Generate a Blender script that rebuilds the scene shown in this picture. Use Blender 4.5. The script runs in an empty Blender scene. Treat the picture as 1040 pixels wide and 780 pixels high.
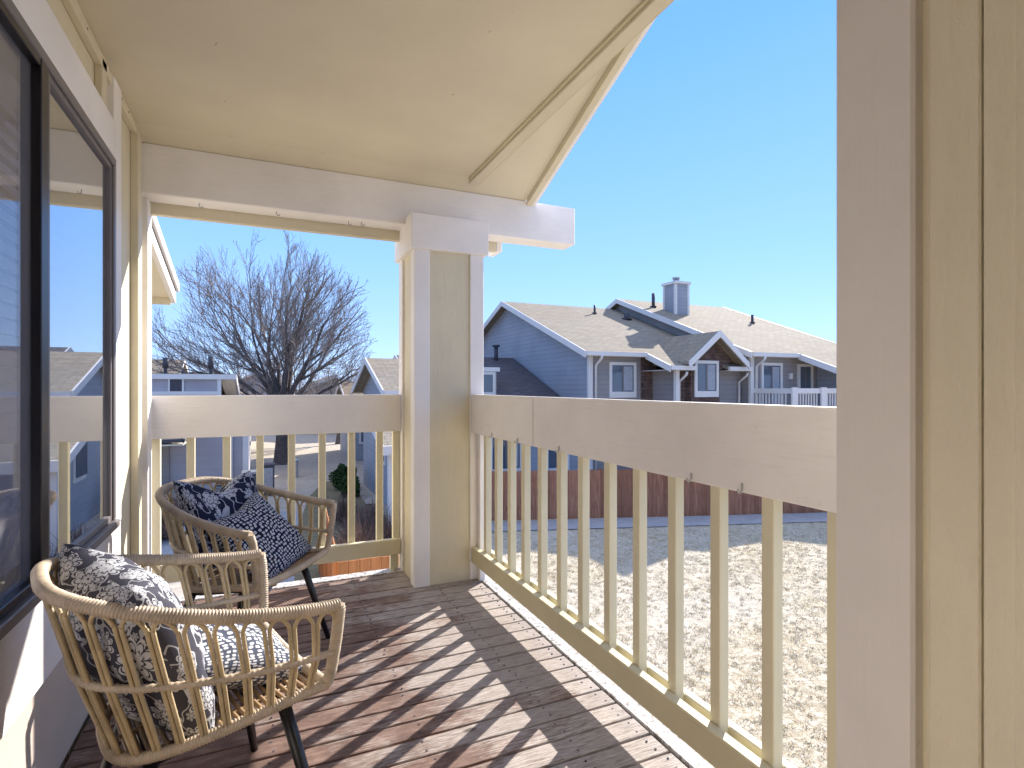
import bpy, math, random
import numpy as np
from mathutils import Vector, Matrix
R = math.radians
random.seed(7); rng = np.random.default_rng(5)
scene = bpy.context.scene
COL = scene.collection

# ------------------------------------------------------------------ camera, sky, sun, exposure
EYE = 1.115
cam_d = bpy.data.cameras.new('camera'); cam = bpy.data.objects.new('camera', cam_d); COL.objects.link(cam)
cam_d.sensor_width = 36; cam_d.lens = 36 * 560 / 1040; cam_d.clip_start = 0.02; cam_d.clip_end = 2000
cam_d.shift_y = 3 / 1040
cam.location = (0, 0, EYE); cam.rotation_euler = (R(90), 0, R(-24.2))
scene.camera = cam
SUN = Vector((1.44, 1.0, 1.0)).normalized()
elev = math.asin(SUN.z); rot = math.atan2(SUN.x, SUN.y)
world = bpy.data.worlds.new('World'); scene.world = world; world.use_nodes = True
wn = world.node_tree.nodes; wl = world.node_tree.links
bg = wn['Background']
sky = wn.new('ShaderNodeTexSky'); sky.sky_type = 'NISHITA'; sky.sun_disc = False
sky.sun_elevation = elev; sky.sun_rotation = rot
sky.air_density = 1.0; sky.dust_density = 0.1; sky.ozone_density = 3.0; sky.altitude = 1600
sky.air_density = 1.0
geo = wn.new('ShaderNodeTexCoord'); spz = wn.new('ShaderNodeSeparateXYZ'); wl.new(geo.outputs['Generated'], spz.inputs[0])
rp = wn.new('ShaderNodeValToRGB'); wl.new(spz.outputs[2], rp.inputs[0])
for e_, (p_, c_) in zip([rp.color_ramp.elements[0], rp.color_ramp.elements[1], rp.color_ramp.elements.new(.25), rp.color_ramp.elements.new(.6)],
                        [(0.0, (.42, .64, 1.0)), (1.0, (.10, .33, .92)), (.24, (.27, .54, 1.0)), (.55, (.15, .43, 1.0))]):
    e_.position = p_; e_.color = (*c_, 1)
gain = wn.new('ShaderNodeMix'); gain.data_type = 'RGBA'; gain.blend_type = 'MULTIPLY'; gain.inputs[0].default_value = 1
wl.new(rp.outputs[0], gain.inputs[6]); gain.inputs[7].default_value = (2.55, 2.55, 2.9, 1)
smx = wn.new('ShaderNodeMix'); smx.data_type = 'RGBA'; smx.inputs[0].default_value = .91
wl.new(sky.outputs[0], smx.inputs[6]); wl.new(gain.outputs[2], smx.inputs[7])
wl.new(smx.outputs[2], bg.inputs[0]); bg.inputs[1].default_value = 0.12
sl = bpy.data.lights.new('sun', 'SUN'); sl.energy = 2.6; sl.angle = R(0.53); sl.color = (1.0, 0.93, 0.84)
so = bpy.data.objects.new('sun', sl); COL.objects.link(so); so.rotation_euler = SUN.to_track_quat('Z', 'Y').to_euler()
so.location = (8, 8, 12)
scene.view_settings.view_transform = 'Standard'; scene.view_settings.look = 'None'
scene.view_settings.exposure = 1.98; scene.view_settings.gamma = 1
scene.render.engine = 'CYCLES'
scene.cycles.max_bounces = 10; scene.cycles.diffuse_bounces = 6; scene.cycles.transparent_max_bounces = 12

# ------------------------------------------------------------------ helpers
class MB:
    def __init__(s): s.v = []; s.f = []; s.smooth = []
    def add(s, vs, fs, smooth=False):
        b = len(s.v); s.v += [tuple(p) for p in vs]
        for f in fs: s.f.append(tuple(i + b for i in f)); s.smooth.append(smooth)
        return s
    def box(s, x0, x1, y0, y1, z0, z1):
        if x0 > x1: x0, x1 = x1, x0
        if y0 > y1: y0, y1 = y1, y0
        if z0 > z1: z0, z1 = z1, z0
        vs = [(x, y, z) for z in (z0, z1) for y in (y0, y1) for x in (x0, x1)]
        return s.add(vs, [(0,2,3,1),(4,5,7,6),(0,1,5,4),(2,6,7,3),(0,4,6,2),(1,3,7,5)])
    def beam(s, a, b, w, h, up=(0,0,1)):
        a = Vector(a); b = Vector(b); d = (b - a).normalized(); u = Vector(up)
        sd = d.cross(u).normalized(); u = sd.cross(d).normalized()
        vs = [p + sd * (i * w / 2) + u * (j * h / 2) for p in (a, b) for i, j in ((-1,-1),(1,-1),(1,1),(-1,1))]
        return s.add(vs, [(3,2,1,0),(4,5,6,7),(0,1,5,4),(1,2,6,5),(2,3,7,6),(3,0,4,7)])
    def prism_x(s, poly, x0, x1):   # polygon in (y,z)
        n = len(poly); vs = [(x0, y, z) for y, z in poly] + [(x1, y, z) for y, z in poly]
        return s.add(vs, [tuple(range(n))[::-1], tuple(range(n, 2*n))] + [(i, (i+1) % n, n+(i+1) % n, n+i) for i in range(n)])
    def prism_y(s, poly, y0, y1):   # polygon in (x,z)
        n = len(poly); vs = [(x, y0, z) for x, z in poly] + [(x, y1, z) for x, z in poly]
        return s.add(vs, [tuple(range(n)), tuple(range(n, 2*n))[::-1]] + [(i, n+i, n+(i+1) % n, (i+1) % n) for i in range(n)])
    def tube(s, pts, rad, n=8, cap=True, smooth=True):
        pts = [Vector(p) for p in pts]; m = len(pts)
        if not hasattr(rad, '__len__'): rad = [rad] * m
        t0 = (pts[1] - pts[0]).normalized()
        ref = Vector((0,0,1)) if abs(t0.z) < .9 else Vector((1,0,0))
        u = t0.cross(ref).normalized(); vs = []
        for i, p in enumerate(pts):
            t = (pts[min(i+1, m-1)] - pts[max(i-1, 0)])
            if t.length < 1e-9: t = t0
            t.normalize(); u = (u - t * u.dot(t))
            if u.length < 1e-6: u = t.orthogonal()
            u.normalize(); w = t.cross(u)
            for k in range(n):
                a = 2 * math.pi * k / n
                vs.append(p + (u * math.cos(a) + w * math.sin(a)) * rad[i])
        fs = [(i*n+k, i*n+(k+1) % n, (i+1)*n+(k+1) % n, (i+1)*n+k) for i in range(m-1) for k in range(n)]
        s.add(vs, fs, smooth)
        if cap:
            b = len(s.v) - len(vs)
            s.f.append(tuple(b + k for k in range(n))[::-1]); s.smooth.append(False)
            s.f.append(tuple(b + (m-1)*n + k for k in range(n))); s.smooth.append(False)
        return s
    def mesh(s, name):
        me = bpy.data.meshes.new(name); me.from_pydata(s.v, [], s.f)
        me.polygons.foreach_set('use_smooth', s.smooth); me.update(); return me
def tag(o, label=None, cat=None, group=None, kind=None):
    if label: o['label'] = label
    if cat: o['category'] = cat
    if group: o['group'] = group
    if kind: o['kind'] = kind
    return o
def obj(name, mb, mat, parent=None, bevel=0, seg=1):
    me = mb.mesh(name) if isinstance(mb, MB) else mb
    o = bpy.data.objects.new(name, me); COL.objects.link(o)
    if mat is not None:
        me.materials.clear(); me.materials.append(mat)
    if parent is not None:
        o.parent = parent
        base = Vector((0,0,0)); q = parent
        while q is not None:
            base += Vector(q.location); q = q.parent
        o.location = -base
    if bevel:
        b = o.modifiers.new('bevel', 'BEVEL'); b.width = bevel; b.segments = seg; b.limit_method = 'ANGLE'; b.harden_normals = False
    return o
def thing(name, label, cat, loc=(0,0,0), group=None):
    o = bpy.data.objects.new(name, None); COL.objects.link(o); o.location = loc; o.empty_display_size = .1
    return tag(o, label, cat, group)
def box(name, mat, parent, x0, x1, y0, y1, z0, z1, bevel=0.003):
    return obj(name, MB().box(x0, x1, y0, y1, z0, z1), mat, parent, bevel)

# ------------------------------------------------------------------ materials
def mat(name, rough=.6, spec=.3):
    m = bpy.data.materials.new(name); m.use_nodes = True; nt = m.node_tree
    b = nt.nodes['Principled BSDF']; b.inputs['Roughness'].default_value = rough
    b.inputs['Specular IOR Level'].default_value = spec
    return m, nt, b
def node(nt, typ, **kw):
    n = nt.nodes.new(typ)
    for k, v in kw.items():
        if k.startswith('i_'):
            key = k[2:].replace('_', ' '); n.inputs[key].default_value = v
        else: setattr(n, k, v)
    return n
def coords(nt, scale=(1,1,1), kind='Object', rot=(0,0,0)):
    tc = node(nt, 'ShaderNodeTexCoord'); mp = node(nt, 'ShaderNodeMapping'); mp.inputs['Scale'].default_value = scale
    mp.inputs['Rotation'].default_value = rot
    nt.links.new(tc.outputs[kind], mp.inputs[0]); return mp.outputs[0]
def noise(nt, vec, scale, detail=4, rough=.55):
    n = node(nt, 'ShaderNodeTexNoise'); n.inputs['Scale'].default_value = scale
    n.inputs['Detail'].default_value = detail; n.inputs['Roughness'].default_value = rough
    nt.links.new(vec, n.inputs['Vector']); return n.outputs['Fac']
def ramp(nt, fac, stops):
    r = node(nt, 'ShaderNodeValToRGB'); e = r.color_ramp.elements
    while len(e) < len(stops): e.new(.5)
    for i, (p, c) in enumerate(stops):
        e[i].position = p; e[i].color = (*c, 1) if len(c) == 3 else c
    nt.links.new(fac, r.inputs[0]); return r.outputs[0]
def mixc(nt, fac, a, b, mode='MIX'):
    m = node(nt, 'ShaderNodeMix', data_type='RGBA', blend_type=mode)
    for k, v in ((0, fac), (6, a), (7, b)):
        if isinstance(v, bpy.types.NodeSocket): nt.links.new(v, m.inputs[k])
        else: m.inputs[k].default_value = (*v, 1) if isinstance(v, tuple) and len(v) == 3 else v
    return m.outputs[2]
def mth(nt, op, a, b=0.0, c=0.0):
    m = node(nt, 'ShaderNodeMath', operation=op)
    for k, v in enumerate((a, b, c)):
        if isinstance(v, bpy.types.NodeSocket): nt.links.new(v, m.inputs[k])
        else: m.inputs[k].default_value = v
    return m.outputs[0]
def bump(nt, bsdf, h, strength=.3, dist=.01):
    b = node(nt, 'ShaderNodeBump'); b.inputs['Strength'].default_value = strength; b.inputs['Distance'].default_value = dist
    nt.links.new(h, b.inputs['Height']); nt.links.new(b.outputs[0], bsdf.inputs['Normal'])

def paint(name, c, var=.06, grain=(1.5, 1.5, 1.5), rough=.55, gb=.12, dirt=0.12, flake=0.0):
    m, nt, b = mat(name, rough, .35)
    v = coords(nt); vg = coords(nt, grain)
    n1 = noise(nt, v, 2.3, 5); n2 = noise(nt, vg, 14, 6, .65); n3 = noise(nt, v, 38, 3, .7)
    lo = tuple(x * (1 - var * 1.6) for x in c); hi = tuple(min(1, x * (1 + var)) for x in c)
    base = ramp(nt, n1, [(.3, lo), (.7, hi)])
    d = ramp(nt, n2, [(.56, (0,0,0)), (.78, (1,1,1))])
    base = mixc(nt, mth(nt, 'MULTIPLY', d, dirt), base, tuple(x * .62 for x in c))
    sp = ramp(nt, n3, [(.70, (0,0,0)), (.76, (1,1,1))])
    base = mixc(nt, mth(nt, 'MULTIPLY', sp, .18), base, (c[0]*.45, c[1]*.42, c[2]*.36))
    if flake:
        f = ramp(nt, noise(nt, coords(nt, (1.0,1.0,1.0)), 45, 6, .7), [(.52, (0,0,0)), (.56, (1,1,1))])
        base = mixc(nt, mth(nt, 'MULTIPLY', f, flake), base, (.16, .13, .10))
    nt.links.new(base, b.inputs['Base Color'])
    h = mth(nt, 'ADD', n2, mth(nt, 'MULTIPLY', n3, .35))
    bump(nt, b, h, gb, .01); return m
TRIM_C = (.85, .82, .81); TAN_C = (.68, .615, .46)
M = {}
M['trim'] = paint('trim_paint', TRIM_C, grain=(.6, .6, 3.0))
M['trim_h'] = paint('trim_paint_horizontal', TRIM_C, grain=(.5, .5, 6.0), gb=.22, dirt=.22)
M['trim_v'] = paint('trim_paint_vertical', TRIM_C, grain=(6, 6, .5), gb=.15)
M['tan'] = paint('tan_paint', TAN_C, grain=(4, 4, .6))
M['tan_panel'] = paint('tan_panel_paint', TAN_C, grain=(3, 3, .5), gb=.3, dirt=.2)
M['brushed'] = paint('brushed_beige_panel', (.82, .76, .61), grain=(2.2, 2.2, .8), gb=.55, dirt=.12, var=.05)
M['lower'] = paint('lower_wall_paint', (.58, .50, .44), grain=(3, 3, .5))
M['ceiling'] = paint('ceiling_paint', (.71, .64, .49), var=.04, gb=.08, dirt=.05)
M['bal'] = paint('baluster_paint', (.70, .65, .48), grain=(5, 5, .7), gb=.15)
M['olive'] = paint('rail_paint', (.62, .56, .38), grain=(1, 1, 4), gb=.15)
M['peel'] = paint('peeling_white_paint', (.60, .59, .60), flake=.8, gb=.35)
M['white'] = paint('far_white_trim', (.70, .67, .64), var=.03, gb=.02, dirt=.05)
M['metal_dark'] = mat('dark_bronze_frame', .35, .5)[0]; M['metal_dark'].node_tree.nodes['Principled BSDF'].inputs['Base Color'].default_value = (.012, .010, .012, 1)
M['metal_grey'] = mat('grey_aluminium_frame', .4, .5)[0]; M['metal_grey'].node_tree.nodes['Principled BSDF'].inputs['Base Color'].default_value = (.17, .155, .16, 1)
def plain(name, c, rough=.6, spec=.3, metal=0):
    m, nt, b = mat(name, rough, spec); v = coords(nt)
    b.inputs['Metallic'].default_value = metal
    n1 = noise(nt, v, 9, 4)
    nt.links.new(ramp(nt, n1, [(.3, tuple(x*.85 for x in c)), (.7, tuple(min(1, x*1.1) for x in c))]), b.inputs['Base Color']); return m
M['steel'] = plain('galvanised_steel', (.42, .43, .45), .4, .5, .7)
M['black'] = plain('black_leg_enamel', (.012, .013, .018), .32, .5)
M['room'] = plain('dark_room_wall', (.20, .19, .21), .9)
M['blind'] = plain('blind_slat', (.80, .78, .84), .5)
M['pipe'] = plain('vent_pipe', (.06, .06, .075), .5)

def glass(name, tint=(.80, .83, .88), refl=.9, dust=0, cap=.92):
    m = bpy.data.materials.new(name); m.use_nodes = True; nt = m.node_tree; nt.nodes.clear()
    out = node(nt, 'ShaderNodeOutputMaterial'); mix = node(nt, 'ShaderNodeMixShader')
    tr = node(nt, 'ShaderNodeBsdfTransparent'); tr.inputs[0].default_value = (*tint, 1)
    gl = node(nt, 'ShaderNodeBsdfGlossy'); gl.inputs['Roughness'].default_value = .004; gl.inputs[0].default_value = (.95, .97, 1, 1)
    fr = node(nt, 'ShaderNodeFresnel'); fr.inputs[0].default_value = 1.9
    f = mth(nt, 'MINIMUM', mth(nt, 'MULTIPLY_ADD', fr.outputs[0], 1.25, .12 * refl), cap)
    nt.links.new(f, mix.inputs[0]); nt.links.new(tr.outputs[0], mix.inputs[1]); nt.links.new(gl.outputs[0], mix.inputs[2])
    if dust:
        df = node(nt, 'ShaderNodeBsdfDiffuse'); df.inputs[0].default_value = (.46, .45, .50, 1); m2 = node(nt, 'ShaderNodeMixShader')
        dn = noise(nt, coords(nt, (1, 1, .35)), 3.5, 5, .6)
        nt.links.new(mth(nt, 'MULTIPLY_ADD', dn, dust*.35, dust*.8), m2.inputs[0]); nt.links.new(mix.outputs[0], m2.inputs[1]); nt.links.new(df.outputs[0], m2.inputs[2])
        nt.links.new(m2.outputs[0], out.inputs[0])
    else: nt.links.new(mix.outputs[0], out.inputs[0])
    return m
M['glass'] = glass('window_glass', refl=2.2, dust=.035)
M['glass_dusty'] = glass('dusty_window_glass', (.95, .95, .98), .12, .15, .20)
M['glass_far'] = mat('far_window_glass', .06, .8)[0]; M['glass_far'].node_tree.nodes['Principled BSDF'].inputs['Base Color'].default_value = (.10, .13, .17, 1)
M['curtain'] = plain('pale_curtain', (.36, .38, .42), .8)

def deckwood():
    m, nt, b = mat('weathered_deck_boards', .72, .25)
    v = coords(nt); vg = coords(nt, (.7, 9, 9)); va = coords(nt, (1, 1, 1))
    sep = node(nt, 'ShaderNodeSeparateXYZ'); nt.links.new(v, sep.inputs[0])
    row = mth(nt, 'FLOOR', mth(nt, 'DIVIDE', mth(nt, 'ADD', sep.outputs[1], 5.0), .0945))
    wn_ = node(nt, 'ShaderNodeTexWhiteNoise', noise_dimensions='1D'); nt.links.new(row, wn_.inputs['W'])
    fine = noise(nt, vg, 26, 7, .7); blotch = noise(nt, va, 3.2, 5, .6); mid = noise(nt, coords(nt, (1.2, 4, 4)), 9, 5, .65)
    stain = ramp(nt, mid, [(.28, (.085, .046, .034)), (.5, (.165, .095, .072)), (.70, (.29, .19, .15))])
    bare = ramp(nt, fine, [(.30, (.15, .12, .10)), (.48, (.42, .375, .345)), (.70, (.66, .61, .58))])
    wear_and_light = mth(nt, 'ADD', mth(nt, 'MULTIPLY', blotch, .55), mth(nt, 'MULTIPLY', fine, .40))
    wear_and_light = mth(nt, 'ADD', wear_and_light, mth(nt, 'MULTIPLY', wn_.outputs['Value'], .13))
    wx = mth(nt, 'MULTIPLY', mth(nt, 'SUBTRACT', sep.outputs[0], .50), .27)  # edge wear, steepened to paint the sunlit side paler and shaded side darker
    wear_and_light = mth(nt, 'ADD', wear_and_light, mth(nt, 'MINIMUM', mth(nt, 'MAXIMUM', wx, -.1), .16))
    f = ramp(nt, wear_and_light, [(.50, (.05,.05,.05)), (.62, (.9,.9,.9))])
    c = mixc(nt, f, stain, bare)
    c = mixc(nt, mth(nt, 'MULTIPLY', wn_.outputs['Value'], .5), c, mixc(nt, .5, c, (.10, .06, .05)))
    # knots
    vo = node(nt, 'ShaderNodeTexVoronoi'); nt.links.new(coords(nt, (2.2, 5.5, 1)), vo.inputs['Vector']); vo.inputs['Scale'].default_value = 1
    k = ramp(nt, vo.outputs['Distance'], [(.035, (1,1,1)), (.07, (0,0,0))])
    c = mixc(nt, mth(nt, 'MULTIPLY', k, .8), c, (.045, .028, .022))
    nt.links.new(c, b.inputs['Base Color'])
    bump(nt, b, mth(nt, 'ADD', fine, mth(nt, 'MULTIPLY', mid, .5)), .45, .006); return m
M['deck'] = deckwood()

def siding(name, c, lap=.2, dark=.5):
    m, nt, b = mat(name, .65, .25); v = coords(nt)
    sep = node(nt, 'ShaderNodeSeparateXYZ'); nt.links.new(v, sep.inputs[0])
    fr = mth(nt, 'FRACT', mth(nt, 'DIVIDE', mth(nt, 'ADD', sep.outputs[2], 10), lap))
    row = mth(nt, 'FLOOR', mth(nt, 'DIVIDE', mth(nt, 'ADD', sep.outputs[2], 10), lap))
    w = node(nt, 'ShaderNodeTexWhiteNoise', noise_dimensions='1D'); nt.links.new(row, w.inputs['W'])
    n1 = noise(nt, v, .7, 4)
    base = ramp(nt, n1, [(.3, tuple(x*.88 for x in c)), (.7, tuple(x*1.08 for x in c))])
    base = mixc(nt, mth(nt, 'MULTIPLY', w.outputs['Value'], .18), base, tuple(x*.75 for x in c))
    lap_shade = ramp(nt, fr, [(0, (1,1,1)), (.05, (1,1,1)), (.09, (0,0,0))])  # shade below each lap painted as a darker line
    base = mixc(nt, mth(nt, 'MULTIPLY', lap_shade, dark), base, tuple(x*.45 for x in c))
    nt.links.new(base, b.inputs['Base Color'])
    bump(nt, b, mth(nt, 'SUBTRACT', 1.0, fr), .6, .02); return m
M['side_blue'] = siding('blue_grey_lap_siding', (.33, .35, .385))
M['side_grey'] = siding('taupe_grey_lap_siding', (.30, .28, .275))
M['side_pale'] = siding('pale_grey_siding', (.40, .38, .41), .3, .06)
M['side_far'] = siding('far_tan_siding', (.42, .37, .30), .24, .2)

def shingle(name, c, sc=1.0):
    m, nt, b = mat(name, .9, .1); v = coords(nt)
    mp = node(nt, 'ShaderNodeMapping'); nt.links.new(v, mp.inputs[0]); mp.inputs['Scale'].default_value = (sc, sc, sc)
    br = node(nt, 'ShaderNodeTexBrick'); nt.links.new(mp.outputs[0], br.inputs['Vector'])
    br.inputs['Color1'].default_value = (*[x*.80 for x in c], 1); br.inputs['Color2'].default_value = (*[min(1,x*1.18) for x in c], 1)
    br.inputs['Mortar'].default_value = (*[x*.5 for x in c], 1); br.inputs['Scale'].default_value = 1
    br.inputs['Brick Width'].default_value = .45; br.inputs['Row Height'].default_value = .2; br.inputs['Mortar Size'].default_value = .018
    n1 = noise(nt, v, 5, 6, .75); n2 = noise(nt, v, 60, 2, .6); n3 = noise(nt, v, .6, 3)
    base = mixc(nt, ramp(nt, n1, [(.35, (0,0,0)), (.7, (.7,.7,.7))]), br.outputs[0], tuple(x*.62 for x in c))
    base = mixc(nt, ramp(nt, n2, [(.45, (0,0,0)), (.7, (.5,.5,.5))]), base, tuple(min(1,x*1.4) for x in c))
    base = mixc(nt, ramp(nt, n3, [(.35, (0,0,0)), (.7, (.35,.35,.35))]), base, (c[0]*.9, c[1]*.75, c[2]*.6))
    nt.links.new(base, b.inputs['Base Color']); bump(nt, b, mth(nt, 'ADD', br.outputs['Fac'], n2), .3, .02); return m
M['roof'] = shingle('tan_grey_asphalt_shingles', (.33, .285, .22))
M['roof_far'] = shingle('brown_asphalt_shingles', (.30, .25, .19))
M['roof_dark'] = shingle('charcoal_and_shaded_shingles', (.12, .115, .13))

def rough_brown():
    m, nt, b = mat('dark_brown_shakes', .9, .1); v = coords(nt)
    br = node(nt, 'ShaderNodeTexBrick'); mp = node(nt, 'ShaderNodeMapping'); mp.inputs['Rotation'].default_value = (R(90), 0, 0)
    nt.links.new(v, mp.inputs[0]); nt.links.new(mp.outputs[0], br.inputs['Vector'])
    br.inputs['Color1'].default_value = (.085, .055, .05, 1); br.inputs['Color2'].default_value = (.15, .10, .085, 1); br.inputs['Mortar'].default_value = (.05, .04, .04, 1)
    br.inputs['Scale'].default_value = 1; br.inputs['Brick Width'].default_value = .26; br.inputs['Row Height'].default_value = .14; br.inputs['Mortar Size'].default_value = .012
    c = mixc(nt, ramp(nt, noise(nt, v, 4, 5), [(.4, (0,0,0)), (.7, (.6,.6,.6))]), br.outputs[0], (.20, .14, .12))
    nt.links.new(c, b.inputs['Base Color']); return m
M['brown'] = rough_brown()

def lawn():
    m, nt, b = mat('dormant_lawn', .95, .05); v = coords(nt)
    n1 = noise(nt, v, .30, 4, .6); n2 = noise(nt, v, 3.2, 6, .72); n3 = noise(nt, v, 13, 6, .78); n4 = noise(nt, v, 60, 3, .7)
    c = ramp(nt, n3, [(.36, (.26, .20, .125)), (.47, (.50, .43, .31)), (.56, (.66, .595, .465)), (.70, (.78, .72, .61))])
    c = mixc(nt, ramp(nt, n2, [(.36, (.65,.65,.65)), (.52, (0,0,0))]), c, (.40, .335, .22))
    c = mixc(nt, ramp(nt, n4, [(.36, (.5,.5,.5)), (.48, (0,0,0))]), c, (.28, .22, .14))
    c = mixc(nt, ramp(nt, n1, [(.42, (0,0,0)), (.62, (.45,.45,.45))]), c, (.60, .56, .49))
    nt.links.new(c, b.inputs['Base Color']); bump(nt, b, mth(nt, 'ADD', n3, mth(nt, 'MULTIPLY', n2, 1.5)), .7, .06); return m
M['lawn'] = lawn()
def soil(name, a, bb, sc=3):
    m, nt, b = mat(name, .95, .05); v = coords(nt)
    nt.links.new(ramp(nt, noise(nt, v, sc, 8, .75), [(.3, a), (.7, bb)]), b.inputs['Base Color'])
    bump(nt, b, noise(nt, v, sc*6, 4, .7), .5, .03); return m
M['mulch'] = soil('brown_mulch', (.07, .055, .045), (.19, .16, .12))
M['olive_turf'] = soil('shaded_olive_turf', (.15, .125, .075), (.30, .255, .16), 5)  # yard shade put into the colour of this olive grass
M['dirt'] = soil('pale_dry_turf', (.36, .31, .25), (.56, .50, .42))
M['concrete'] = soil('concrete_walk', (.30, .30, .31), (.42, .42, .43), 2)
M['asphalt'] = soil('asphalt', (.045, .047, .055), (.075, .078, .09), 6)
def grassblade():
    m, nt, b = mat('dry_grass_blades', .9, .1); g = node(nt, 'ShaderNodeNewGeometry')
    n1 = noise(nt, coords(nt), 7, 4)
    nt.links.new(ramp(nt, n1, [(.3, (.44, .36, .23)), (.5, (.64, .56, .41)), (.7, (.78, .71, .57))]), b.inputs['Base Color']); return m
M['blade'] = grassblade()
def cedar(name, a, bb, dens=7.2, ax=0):
    m, nt, b = mat(name, .8, .15); v = coords(nt); sep = node(nt, 'ShaderNodeSeparateXYZ'); nt.links.new(v, sep.inputs[0])
    row = mth(nt, 'FLOOR', mth(nt, 'MULTIPLY', sep.outputs[ax], dens))
    w = node(nt, 'ShaderNodeTexWhiteNoise', noise_dimensions='1D'); nt.links.new(row, w.inputs['W'])
    sc = (9, 9, .8); g = noise(nt, coords(nt, sc), 3, 5, .7)
    c = ramp(nt, g, [(.3, a), (.7, bb)])
    c = mixc(nt, mth(nt, 'MULTIPLY', w.outputs['Value'], .55), c, tuple(x*.55 for x in a))
    nt.links.new(c, b.inputs['Base Color']); return m
M['fence_red'] = cedar('red_brown_cedar', (.25, .105, .06), (.50, .25, .155))
M['cedar'] = cedar('orange_cedar', (.48, .19, .07), (.72, .34, .15))
M['bark'] = soil('grey_brown_bark', (.075, .062, .058), (.17, .15, .145), 6)
M['twig'] = soil('grey_twigs', (.20, .17, .16), (.31, .27, .25), 2)
M['hedge'] = soil('evergreen_leaves', (.025, .05, .018), (.06, .10, .035), 9)
M['shrub'] = soil('dry_shrub_twigs', (.13, .085, .07), (.26, .19, .16), 9)

def rattan(name, c):
    m, nt, b = mat(name, .45, .4); v = coords(nt)
    n1 = noise(nt, v, 14, 4); n2 = noise(nt, v, 160, 3)
    base = ramp(nt, n1, [(.3, tuple(x*.72 for x in c)), (.7, tuple(min(1, x*1.12) for x in c))])
    base = mixc(nt, ramp(nt, n2, [(.55, (0,0,0)), (.75, (.5,.5,.5))]), base, tuple(x*.5 for x in c))
    nt.links.new(base, b.inputs['Base Color']); return m
M['cane_wrap'] = rattan('wrapped_cane', (.54, .44, .325))
M['cane'] = rattan('peeled_cane', (.56, .44, .26))
M['cane_seat'] = rattan('seat_cane', (.40, .27, .155))

def dots(name, dark, light):
    m, nt, b = mat(name, .85, .15); v = coords(nt, (1, 1, 0), 'UV')
    n = node(nt, 'ShaderNodeTexNoise'); n.inputs['Scale'].default_value = 9; nt.links.new(v, n.inputs['Vector'])
    ad = node(nt, 'ShaderNodeMixRGB'); ad.blend_type = 'ADD'; ad.inputs[0].default_value = .035; nt.links.new(v, ad.inputs[1]); nt.links.new(n.outputs['Color'], ad.inputs[2])
    vo = node(nt, 'ShaderNodeTexVoronoi', distance='MINKOWSKI', voronoi_dimensions='2D'); vo.inputs['Exponent'].default_value = 3.2
    vo.inputs['Scale'].default_value = 78; vo.inputs['Randomness'].default_value = .42; nt.links.new(ad.outputs[0], vo.inputs['Vector'])
    f = ramp(nt, vo.outputs['Distance'], [(.29, (1,1,1)), (.35, (0,0,0))])
    wv = noise(nt, v, 600, 2)
    nt.links.new(mixc(nt, f, dark, light), b.inputs['Base Color']); bump(nt, b, wv, .25, .002); return m
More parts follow.
